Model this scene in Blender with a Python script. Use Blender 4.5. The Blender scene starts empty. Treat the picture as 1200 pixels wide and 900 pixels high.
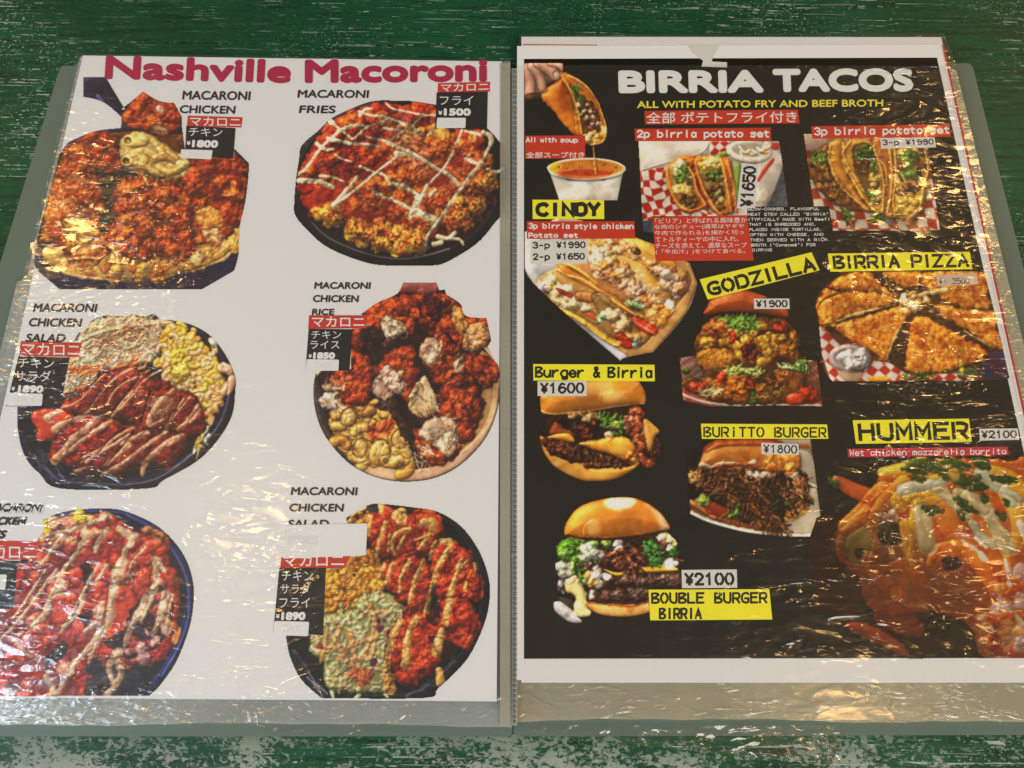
import bpy, bmesh, math, random
import numpy as np
from mathutils import Matrix, Vector

# ---------------------------------------------------------------- camera, light, exposure
SC = bpy.context.scene
COL = SC.collection
# page frame: x to the right, y up the page, z off the table, metres; the left
# menu sheet is an A4 page whose top left corner is the origin
CAM = np.array((0.21077, -0.27387, 0.30378))
RC = np.array(((0.99987837, 0.00391463, 0.01509678), (-0.00854281, 0.94732622, 0.32015628), (-0.01304828, -0.32024631, 0.94724445)))
FPX = 875.0
cam = bpy.data.cameras.new('camera'); cam.sensor_width = 36; cam.lens = FPX / 1200 * 36
cam.clip_start = .01; cam.clip_end = 50
co = bpy.data.objects.new('camera', cam); COL.objects.link(co)
co.matrix_world = Matrix.Translation(CAM) @ Matrix(RC.T.tolist()).to_4x4()
SC.camera = co

W = bpy.data.worlds.new('World'); SC.world = W; W.use_nodes = True
bg = W.node_tree.nodes['Background']; bg.inputs[0].default_value = (.58, .57, .55, 1); bg.inputs[1].default_value = .15

def P(x, y, z=0.0):
    """where the line of sight through photo point (x, y) meets the height z"""
    d = np.array(((x - 600) / FPX, -(y - 450) / FPX, -1.0)) @ RC
    t = (z - CAM[2]) / d[2]
    return CAM + t * d

def PP(X, Y, z):
    D = np.stack(((X - 600) / FPX, -(Y - 450) / FPX, -np.ones_like(X)), -1) @ RC
    t = (z - CAM[2]) / D[..., 2]
    return CAM + t[..., None] * D

def lamp(name, loc, size, energy, col, target=(.21, -.18, 0), shape='DISK', spread=None):
    l = bpy.data.lights.new(name, 'AREA'); l.shape = shape; l.size = size; l.energy = energy; l.color = col
    if spread: l.spread = math.radians(spread)
    o = bpy.data.objects.new(name, l); COL.objects.link(o); o.location = loc
    o.rotation_euler = (Vector(target) - Vector(loc)).to_track_quat('-Z', 'Y').to_euler()
    return o

def mirror(px, py, h):
    """the spot at height h whose reflection lies at photo point (px, py)"""
    p = P(px, py); v = p - CAM; r = np.array((v[0], v[1], -v[2])); return p + r * (h / r[2])

WARM = (1.0, .58, .20)
lamp('window_light', (-1.7, -1.1, 1.5), 1.1, 36, (.78, .91, 1.0), shape='SQUARE')
lamp('ceiling_light', (1.15, -1.7, 1.5), .9, 25, (1.0, .90, .76), shape='SQUARE')
lamp('pendant_lamp', mirror(85, 282, 1.25), .10, 1.7, WARM)
lamp('pendant_lamp', mirror(300, 625, 1.25), .09, .7, WARM)
lamp('pendant_lamp', mirror(1150, 200, 1.25), .17, 3.0, WARM)
lamp('pendant_lamp', mirror(1150, 640, 1.25), .09, .6, WARM)
lamp('pendant_lamp', mirror(1000, 870, 1.25), .08, .5, WARM)
lamp('street_window', mirror(-20, 790, 1.3), .14, 1.3, (.75, .88, 1.0))

SC.view_settings.view_transform = 'Standard'; SC.view_settings.look = 'None'
SC.view_settings.exposure = .28; SC.view_settings.gamma = 1; SC.view_settings.use_curve_mapping = False

# ---------------------------------------------------------------- print painter
# the dishes printed on the two menu sheets: colour computed per point of the
# printed picture, stored on the picture's own mesh
def _h(ix, iy, s):
    n = (ix * 374761393 + iy * 668265263 + s * 974634777) & 0xffffffff
    n = ((n ^ (n >> 13)) * 1274126177) & 0xffffffff
    n = (n ^ (n >> 16)) & 0xffff
    return n.astype(np.float32) / 65535.0

def vnoise(X, Y, s):
    ix = np.floor(X).astype(np.int64); iy = np.floor(Y).astype(np.int64)
    fx = (X - ix).astype(np.float32); fy = (Y - iy).astype(np.float32)
    fx = fx * fx * (3 - 2 * fx); fy = fy * fy * (3 - 2 * fy)
    a = _h(ix, iy, s); b = _h(ix + 1, iy, s); c = _h(ix, iy + 1, s); d = _h(ix + 1, iy + 1, s)
    return (a + (b - a) * fx) * (1 - fy) + (c + (d - c) * fx) * fy

def fbm(X, Y, scale, s=0, o=3):
    t = 0; a = 1.0; w = 0
    for k in range(o):
        c, q = math.cos(k * 1.3 + s), math.sin(k * 1.3 + s)
        t = t + a * vnoise((X * c - Y * q) / scale + 31.7 * k, (X * q + Y * c) / scale + 11.3 * k, s * 7 + k)
        w += a; a *= .55; scale *= .5
    return t / w

def smooth_poly(p, closed=True, n=5):
    p = np.asarray(p, float); out = []
    m = len(p)
    for i in range(m if closed else m - 1):
        if closed: a, b, c, d = p[i - 1], p[i], p[(i + 1) % m], p[(i + 2) % m]
        else: a, b, c, d = p[max(i - 1, 0)], p[i], p[i + 1], p[min(i + 2, m - 1)]
        for k in range(n):
            t = k / n
            out.append(.5 * ((2 * b) + (-a + c) * t + (2 * a - 5 * b + 4 * c - d) * t * t + (-a + 3 * b - 3 * c + d) * t ** 3))
    if not closed: out.append(p[-1])
    return np.array(out)

def round_outline(p, lim=42):
    # gentle corners of a cut-out become curves, hard corners stay
    p = np.asarray(p, float); m = len(p); soft = []
    for i in range(m):
        a, b = p[i] - p[i - 1], p[(i + 1) % m] - p[i]
        t = math.degrees(abs(math.atan2(a[0] * b[1] - a[1] * b[0], a @ b)))
        soft.append(t < lim)
    out = []
    for i in range(m):
        a, b, c, d = p[i - 1], p[i], p[(i + 1) % m], p[(i + 2) % m]
        if not soft[i]: a = b
        if not soft[(i + 1) % m]: d = c
        if not soft[i] and not soft[(i + 1) % m]: out.append(b); continue
        for k in range(4):
            t = k / 4
            out.append(.5 * ((2 * b) + (-a + c) * t + (2 * a - 5 * b + 4 * c - d) * t * t + (-a + 3 * b - 3 * c + d) * t ** 3))
    return np.array(out)

def poly_sdf(X, Y, P):
    d = np.full(X.shape, 1e9, np.float32); ins = np.zeros(X.shape, bool)
    for i in range(len(P)):
        ax, ay = P[i - 1]; bx, by = P[i]
        ex, ey = bx - ax, by - ay
        L = ex * ex + ey * ey + 1e-9
        t = np.clip(((X - ax) * ex + (Y - ay) * ey) / L, 0, 1)
        d = np.minimum(d, (X - ax - ex * t) ** 2 + (Y - ay - ey * t) ** 2)
        c = (ay > Y) != (by > Y)
        if ey: ins ^= c & (X < ax + (Y - ay) * ex / ey)
    d = np.sqrt(d)
    return np.where(ins, -d, d)

def blur(A, r):
    r = int(max(1, r))
    for ax in (0, 1):
        for _ in range(2):
            pad = [(0, 0)] * A.ndim; pad[ax] = (r + 1, r)
            C = np.cumsum(np.pad(A, pad, mode='edge'), axis=ax, dtype=np.float64)
            n = C.shape[ax]
            hi = [slice(None)] * A.ndim; lo = [slice(None)] * A.ndim
            hi[ax] = slice(2 * r + 1, n); lo[ax] = slice(0, n - 2 * r - 1)
            A = ((C[tuple(hi)] - C[tuple(lo)]) / (2 * r + 1)).astype(np.float32)
    return A

def C(*cols):
    return [np.array([int(c[i:i + 2], 16) for i in (0, 2, 4)], np.float32) / 255 for c in cols]

def ramp(cols, t):
    t = np.clip(t, 0, .9999) * (len(cols) - 1)
    i = t.astype(int); f = (t - i)[..., None]
    A = np.array(cols)
    return A[i] * (1 - f) + A[np.minimum(i + 1, len(cols) - 1)] * f

class Dish:
    S = 1.5
    def __init__(s, name, ox, oy, k, outline, bg, seed=1, smooth=False, light=(-.5, -.7, .75), lim=42):
        s.name = name; s.ox, s.oy, s.k = ox, oy, k; s.rng = random.Random(seed); s.seed = seed
        P = s.cv(outline)
        P = smooth_poly(P, n=4) if smooth else round_outline(P, lim)
        s.out = P; s.light = light
        x0, y0 = np.floor(P.min(0)) - 1; x1, y1 = np.ceil(P.max(0)) + 1
        s.x0, s.y0 = x0, y0
        s.w = int((x1 - x0) * s.S) + 1; s.h = int((y1 - y0) * s.S) + 1
        s.X, s.Y = np.meshgrid((x0 + np.arange(s.w) / s.S).astype(np.float32), (y0 + np.arange(s.h) / s.S).astype(np.float32))
        s.rgb = np.zeros((s.h, s.w, 3), np.float32); s.rgb[:] = C(bg)[0]
        s.H = np.zeros((s.h, s.w), np.float32)
        s.G = np.full((s.h, s.w), .25, np.float32)      # gloss of the food in the printed photograph
    def cv(s, P):
        P = np.asarray(P, float).reshape(-1, 2)
        return np.c_[s.ox + P[:, 0] / s.k, s.oy + P[:, 1] / s.k]
    def win(s, P, m):
        a = int(max(0, (P[:, 0].min() - m - s.x0) * s.S)); b = int(min(s.w, (P[:, 0].max() + m - s.x0) * s.S + 2))
        c = int(max(0, (P[:, 1].min() - m - s.y0) * s.S)); d = int(min(s.h, (P[:, 1].max() + m - s.y0) * s.S + 2))
        return slice(c, max(c, d)), slice(a, max(a, b))
    def put(s, w, d, cols, h, edge, n, grain=0, gscale=3, base=None, gloss=None, alpha=1, keep=.6, cs=None, crust=None, x=1, contrast=1.6, soft=.7):
        X, Y = s.X[w], s.Y[w]
        if X.size == 0: return
        m = np.clip(.5 - d / soft, 0, 1) * alpha
        if not (m > 0).any(): return
        t = np.clip(-d / max(edge, .1), 0, 1)
        dome = h * np.sqrt(np.clip(1 - (1 - t) ** 2, 0, 1))
        cs = cs or max(edge * 1.2, 3)
        cn = fbm(X, Y, cs, n, 4)
        col = ramp(cols, (cn - .5) * contrast + .5)
        hh = dome
        if grain:
            g = fbm(X, Y, gscale, n + 5, 3) - .5
            hh = hh + g * grain * 2 * np.clip(t * 3, 0, 1)
        b = s.H[w] * keep if base is None else base
        s.H[w] = s.H[w] * (1 - m) + (b + hh) * m
        m3 = m[..., None]
        s.rgb[w] = s.rgb[w] * (1 - m3) + col * m3
        if gloss is not None: s.G[w] = s.G[w] * (1 - m) + gloss * m
    def area(s, poly, cols, h=2, edge=6, warp=0, ws=6, smooth=True, raw=False, **kw):
        P = np.asarray(poly, float).reshape(-1, 2) if raw else s.cv(poly)
        if smooth: P = smooth_poly(P, n=4)
        w = s.win(P, warp + 2); X, Y = s.X[w], s.Y[w]
        if X.size == 0: return
        n = s.rng.randint(1, 999)
        d = poly_sdf(X, Y, P)
        if warp: d = d + (fbm(X, Y, ws, n + 3, 3) - .5) * 2 * warp
        s.put(w, d, cols, h, edge, n, **kw)
    def ell(s, x, y, a, b, rot, cols, h=2, warp=0, raw=False, edge=None, ws=None, **kw):
        if not raw: (x, y), = s.cv([(x, y)]); a /= s.k; b /= s.k
        R = max(a, b); w = s.win(np.array([(x - R, y - R), (x + R, y + R)]), warp + 2)
        X, Y = s.X[w] - x, s.Y[w] - y
        if X.size == 0: return
        c, q = math.cos(rot), math.sin(rot)
        u, v = (X * c + Y * q) / a, (-X * q + Y * c) / b
        d = (np.sqrt(u * u + v * v) - 1) * min(a, b)
        n = s.rng.randint(1, 999)
        if warp: d = d + (fbm(s.X[w], s.Y[w], ws or max(2.5, R * .6), n + 3, 3) - .5) * 2 * warp
        s.put(w, d, cols, h, edge or min(a, b), n, **kw)
    def line(s, pts, r, cols, h=1.5, r2=None, smooth=True, raw=False, wob=.3, **kw):
        P = np.asarray(pts, float).reshape(-1, 2) if raw else s.cv(pts)
        if not raw: r = r / s.k; r2 = r2 / s.k if r2 else None
        r2 = r2 or r
        if smooth and len(P) > 2: P = smooth_poly(P, closed=False, n=4)
        R = max(r, r2); w = s.win(P, R * 1.5 + 2); X, Y = s.X[w], s.Y[w]
        if X.size == 0: return
        d = np.full(X.shape, 1e9, np.float32); m = len(P) - 1
        for i in range(m):
            ax, ay = P[i]; ex, ey = P[i + 1] - P[i]; L = ex * ex + ey * ey + 1e-9
            t = np.clip(((X - ax) * ex + (Y - ay) * ey) / L, 0, 1)
            d = np.minimum(d, np.sqrt((X - ax - ex * t) ** 2 + (Y - ay - ey * t) ** 2) - (r + (r2 - r) * (i + t) / m))
        n = s.rng.randint(1, 999)
        d = d + (fbm(X, Y, max(3, R * 2.5), n, 2) - .5) * 2 * wob * R
        kw.setdefault('keep', .9)
        s.put(w, d, cols, h, R, n, **kw)
    def pick(s, P):
        (x0, y0), (x1, y1) = P.min(0), P.max(0)
        for _ in range(60):
            x = s.rng.uniform(x0, x1); y = s.rng.uniform(y0, y1); c = False
            for i in range(len(P)):
                ax, ay = P[i - 1]; bx, by = P[i]
                if (ay > y) != (by > y) and x < ax + (y - ay) * (bx - ax) / (by - ay): c = not c
            if c: return x, y
        return x, y
    def lumps(s, poly, n, size, pal, h=3, warp=.35, asp=(.6, 1), rot=None, **kw):
        kw.setdefault('keep', .93); kw.setdefault('soft', 1.3)
        P = s.cv(poly); sp = sorted([s.pick(P) for _ in range(n)], key=lambda q: q[1] * .3 + s.rng.random() * 30)
        for x, y in sp:
            a = s.rng.uniform(*size); b = a * s.rng.uniform(*asp)
            s.ell(x, y, a, b, s.rng.uniform(0, 3.14) if rot is None else rot + s.rng.uniform(-.4, .4), s.rng.choice(pal), h=h * a / size[1], warp=warp * a, raw=True, **kw)
    def shreds(s, poly, n, length, wd, pal, ang=None, spread=3.14, curl=.6, h=1.2, **kw):
        P = s.cv(poly)
        for _ in range(n):
            x, y = s.pick(P); L = s.rng.uniform(*length); a = s.rng.uniform(-spread, spread) / 2 + (ang if ang is not None else 0)
            c = s.rng.uniform(-curl, curl); pts = [(x, y)]
            for k in range(3):
                x += math.cos(a) * L / 3; y += math.sin(a) * L / 3; a += c; pts.append((x, y))
            r = s.rng.uniform(*wd)
            s.line(pts, r, s.rng.choice(pal), h=h, r2=r * .6, raw=True, **kw)
    def checker(s, poly, cols, o, ux, uy, raw=False, bend=1.0, **kw):
        P = s.cv(poly); w = s.win(P, 2); X, Y = s.X[w], s.Y[w]
        if X.size == 0: return
        d = poly_sdf(X, Y, P); (ox, oy), = s.cv([o])
        ax, ay = ux[0] / s.k, ux[1] / s.k; bx, by = uy[0] / s.k, uy[1] / s.k
        D = ax * by - ay * bx; wx = (fbm(X, Y, 18, s.seed, 2) - .5) * 6 * bend; wy = (fbm(X, Y, 18, s.seed + 9, 2) - .5) * 6 * bend
        x, y = X - ox + wx, Y - oy + wy
        u = (x * by - y * bx) / D; v = (-x * ay + y * ax) / D
        q = np.clip((np.sin(u * np.pi) * np.sin(v * np.pi)) * 5 + .5, 0, 1)
        col = ramp(C(*cols), q); m = np.clip(.5 - d, 0, 1)[..., None]
        s.rgb[w] = s.rgb[w] * (1 - m) + col * m
        s.H[w] = s.H[w] * (1 - m[..., 0]) + (fbm(X, Y, 14, s.seed + 4, 2) * 2.5) * m[..., 0]
    def macs(s, poly, n, pal, r=3.2, **kw):
        P = s.cv(poly)
        for _ in range(n):
            x, y = s.pick(P); a = s.rng.uniform(0, 6.28); L = r * s.rng.uniform(1.6, 2.6); c = s.rng.uniform(.35, .8) * s.rng.choice((-1, 1))
            pts = [(x, y)]
            for k in range(3):
                x += math.cos(a) * L / 2; y += math.sin(a) * L / 2; a += c; pts.append((x, y))
            pal_ = s.rng.choice(pal); s.line(pts, r, pal_, h=r * 1.3, raw=True, wob=.1, keep=.5, gloss=.7, **kw)
            if s.rng.random() < .22:
                s.ell(x, y, r * .62, r * .5, a, [pal_[0] * .8, pal_[0] * .68], h=-r * .3, raw=True, gloss=.3)
    def speck(s, poly, cols, scale=2, thr=.62, a=.8, soft=.05, hh=0):
        P = s.cv(poly); w = s.win(P, 1); X, Y = s.X[w], s.Y[w]
        d = poly_sdf(X, Y, P); n = s.rng.randint(1, 999)
        f = fbm(X, Y, scale, n, 2)
        m = np.clip((f - thr) / soft, 0, 1) * a * np.clip(.5 - d / 3, 0, 1)
        m3 = m[..., None]; s.rgb[w] = s.rgb[w] * (1 - m3) + ramp(cols, fbm(X, Y, 5, n + 1, 2)) * m3
        s.H[w] += m * hh
    def tint(s, poly, cols, a=.5, warp=4, feather=8, hh=0):
        P = smooth_poly(s.cv(poly), n=3); w = s.win(P, feather + warp); X, Y = s.X[w], s.Y[w]
        d = poly_sdf(X, Y, P); n = s.rng.randint(1, 999)
        d = d + (fbm(X, Y, 8, n, 3) - .5) * 2 * warp
        m = np.clip(.5 - d / feather, 0, 1) * a; m3 = m[..., None]
        s.rgb[w] = s.rgb[w] * (1 - m3) + ramp(cols, fbm(X, Y, 6, n + 1, 2)) * m3
        s.H[w] += m * hh
    def done(s, bump=.62, amb=.5, spec=.75, ao=1.0, gain=1.0, grainy=.012, soft=.62, sat=.92):
        H = s.H * s.S * bump
        H = H * .55 + blur(H, 1) * .45
        gy, gx = np.gradient(H)
        nz = 1 / np.sqrt(1 + gx * gx + gy * gy); nx, ny = -gx * nz, -gy * nz
        l = np.array(s.light); l = l / np.linalg.norm(l)
        dif = np.clip(nx * l[0] + ny * l[1] + nz * l[2], 0, 1)
        hv = l + np.array([0, 0, 1]); hv /= np.linalg.norm(hv)
        sp = np.clip(nx * hv[0] + ny * hv[1] + nz * hv[2], 0, 1) ** 30
        A = np.clip(1 + (H - blur(H, 2.5 * s.S)) * .10 * ao, .5, 1.12) * np.clip(1 + (H - blur(H, 8 * s.S)) * .05 * ao, .5, 1.1)
        sh = (amb + (.93 - amb) * dif / l[2]) * A
        big = fbm(s.X, s.Y, 26, s.seed + 41, 2)
        c = s.rgb * (sh * (.78 + .36 * big))[..., None] + (sp * s.G * spec)[..., None] * .5
        g = fbm(s.X, s.Y, 1.6, s.seed + 77, 2) - .5
        c = c * (1 + g[..., None] * grainy * 4)
        c = c * (1 - soft) + blur(c, 1) * soft
        lum = c.mean(-1, keepdims=True); c = lum + (c - lum) * sat
        c = np.clip(c, 0, 1); c = c * .45 + (3 * c * c - 2 * c ** 3) * .55
        s.final = np.clip(c * gain * 1.04, 0, 1); return s
DISHES = []
def add(d, page): d.page = page; DISHES.append(d); return d
FRIED = [C('7a2008', 'b03c10', 'd05a1c'), C('641a08', '9c300e', 'c4501a'), C('8c2c0c', 'c04a14', 'dc7428'), C('a83a10', 'd06420', 'e48a38')]
REDCH = [C('6c120a', 'a02410', 'c03a18'), C('5c100a', '8e1c0e', 'b43418'), C('7c180c', 'b43016', 'cc4c20')]

def dish_macaroni_chicken():
    d = Dish('skillet', 0, 50, 3, [(292,122),(372,122),(415,195),(440,235),(425,235),(470,200),(502,172),(560,205),(612,212),(640,262),(640,300),(655,405),(822,405),(822,372),(876,424),(872,480),(862,560),(842,650),(838,745),(822,802),(708,868),(208,866),(130,800),(122,775),(128,700),(165,560),(205,410),(210,388),(240,350),(330,312),(425,300),(428,262),(380,220),(340,200),(292,190)], '241f3c', 11, lim=24)
    R = d.rng
    d.area([(292,122),(372,122),(385,160),(430,230),(445,300),(400,290),(350,215),(292,190)], C('14122a','2c2850','1c1a30'), h=5, edge=6, gloss=.5)
    d.line([(345,190),(380,235),(430,290)], 7, C('4a4a78','6a6a98'), h=2)
    d.area([(120,780),(210,865),(710,868),(825,802),(880,600),(880,400),(640,290),(420,290),(240,340),(180,450)], C('12112a','232048','181634'), h=6, edge=10, gloss=.6)
    d.area([(140,720),(215,800),(420,835),(620,815),(780,760),(832,690),(848,560),(860,440),(800,380),(640,320),(430,310),(250,360),(205,420),(160,560)], C('6c3410','9c5418','4c2810'), h=2, edge=8, keep=0)
    d.lumps([(220,430),(640,330),(850,430),(840,660),(600,760),(200,730)], 110, (5,13), [C('7c3810','ac5c1c'), C('8c3c10','b45420'), C('54280c','7c4014')], h=4, grain=1, gloss=.7)
    d.area([(300,480),(420,430),(480,480),(420,560),(410,640),(380,700),(320,680),(350,600),(330,540)], C('241a10','4a3c1c','2e2412'), h=1, edge=6, warp=7, gloss=.9)
    d.shreds([(300,470),(450,430),(420,560),(370,700),(320,640)], 40, (5,13), (.4,1), [C('5a4a20','8c7a3c'), C('30240f','503c18')], ang=-.8, spread=.9, h=1)
    # cheese crust at the bottom
    d.area([(150,735),(240,690),(400,720),(560,750),(620,750),(800,690),(838,620),(838,700),(780,765),(640,812),(480,832),(300,828),(200,795)], C('b8701c','d89c38','e0b868','b87020'), h=4, edge=9, warp=3, grain=1.2, gloss=.7)
    d.lumps([(220,740),(600,760),(590,825),(400,830),(240,800)], 40, (4,9), [C('c07c24','e0b048','e8c474'), C('b05c18','d08430')], h=3, gloss=.8, grain=.6)
    d.lumps([(620,760),(830,660),(836,720),(700,800),(620,810)], 26, (3,8), [C('d0a458','e4c88c'), C('c08434','d8a84c')], h=3, gloss=.7)
    d.speck([(200,700),(840,660),(700,800),(300,820)], C('8c3c0c','a85010'), 3, .6, .6)
    # left golden chicken
    GC = [C('a84010','c86420'), C('b85414','dc8c34'), C('7c2808','a84414'), C('8c340c','b85418')]
    d.area([(205,430),(260,380),(330,380),(350,480),(370,560),(350,640),(390,720),(330,780),(260,770),(200,720),(150,690),(165,560)], C('8c340c','b8581a','d08028','a84814'), h=9, edge=22, warp=8, grain=2, gscale=5, gloss=.8)
    d.lumps([(200,440),(330,400),(360,560),(340,720),(250,760),(170,660)], 60, (4,10), GC, h=3.5, grain=1, gloss=.7)
    d.tint([(220,620),(290,600),(330,660),(310,720),(240,720)], C('e8a83c','f8d868'), a=.6, warp=6, feather=9)
    # rear chicken pieces
    d.area([(225,395),(250,350),(330,312),(400,330),(425,385),(430,450),(370,460),(290,430)], C('6a2008','983410','b04c1c'), h=9, edge=12, warp=5, grain=2, gloss=.6)
    d.lumps([(225,385),(330,318),(415,350),(430,440),(240,415)], 34, (4,9), FRIED, h=4, grain=1, gloss=.6)
    # centre pile
    for p, n in [([(400,540),(440,480),(540,485),(600,520),(600,600),(520,640),(420,620)], 50), ([(540,500),(640,500),(690,560),(650,640),(560,620)], 34), ([(380,640),(470,600),(560,640),(580,740),(480,770),(390,730)], 50), ([(540,640),(650,620),(690,700),(640,770),(560,750)], 36)]:
        d.area(p, C('7a220a','a03810','b85018','842a0c'), h=10, edge=18, warp=7, grain=2.5, gscale=6, gloss=.8)
        d.lumps(p, n // 2, (4,11), FRIED, h=5, grain=1, gloss=.9); d.lumps(p, n // 3, (2,4), FRIED, h=2, gloss=.8)
    # right big crusty piece
    for p, n in [([(640,470),(700,410),(822,400),(870,450),(850,560),(760,570),(680,560)], 80), ([(680,560),(780,550),(855,560),(835,650),(760,700),(690,690)], 50)]:
        d.area(p, C('701e08','98340e','ac4818'), h=9, edge=16, warp=6, grain=2.5, gscale=5, gloss=.5)
        d.lumps(p, n // 2, (3,8), FRIED, h=4, grain=1, gloss=.6)
    d.area([(690,600),(720,575),(770,585),(790,640),(760,665),(700,650)], C('c06c1c','d8903a','c87828'), h=6, edge=8, warp=4, gloss=.9)
    d.area([(712,665),(760,650),(790,680),(770,715),(725,700)], C('bc6228','d8ac78','ac4c20'), h=4, edge=6, warp=3, gloss=.8)
    # lifted piece of chicken
    d.area([(428,255),(470,205),(503,173),(560,205),(610,212),(640,262),(620,310),(560,330),(500,310),(440,290)], C('8c280c','b84414','cc6424'), h=9, edge=14, warp=3, grain=2, gloss=.7)
    d.lumps([(432,255),(505,178),(635,255),(600,310),(450,285)], 48, (3,8), FRIED, h=4, grain=.8, gloss=.6)
    d.ell(565,235,22,14,.4, C('c47850','e0a890'), h=3, gloss=1)
    # macaroni and cheese pull
    d.area([(425,345),(470,315),(530,325),(600,370),(660,405),(668,445),(620,475),(560,470),(500,460),(440,440),(420,400)], C('c8a050','e0c480','d4b064'), h=7, edge=12, warp=3, gloss=.8)
    d.line([(500,455),(520,500)], 4, C('d8b060','e8cc80'), h=2)
    d.line([(560,465),(545,500)], 3, C('c8a050','e0c070'), h=2)
    MP = [C('b88c3c','dcbc70','e8d090'), C('c49840','e4c880'), C('b07c34','d4ac5c')]
    for pts, r in [([(500,330),(540,345),(570,380)],17), ([(470,390),(510,380),(545,400)],15), ([(545,410),(590,400),(640,428)],17), ([(560,440),(600,455),(640,440)],14), ([(480,430),(520,440),(550,460)],12), ([(575,365),(600,385),(620,405)],11)]:
        d.line(pts, r, d.rng.choice(MP), h=5, gloss=.9, keep=.8, wob=.25)
    d.line([(455,345),(480,350),(500,345)], 22, MP[1], h=6, gloss=1, wob=.15); d.line([(450,415),(475,410),(500,412)], 23, MP[1], h=6, gloss=1, wob=.15); d.line([(634,430),(655,428)], 17, MP[0], h=5, gloss=1)
    for x, y in [(449,344),(443,417)]: d.ell(x,y,13,12,.4, C('8c6828','a88440'), h=-3)
    d.tint([(440,370),(520,360),(600,420),(560,470),(460,450)], C('c08030','d8a050'), a=.35, warp=5)
    d.ell(560,305,30,16,.3, C('d09048','e8c89c'), h=3, gloss=1)
    return add(d.done(gain=.86, sat=.9), 0)

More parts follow.
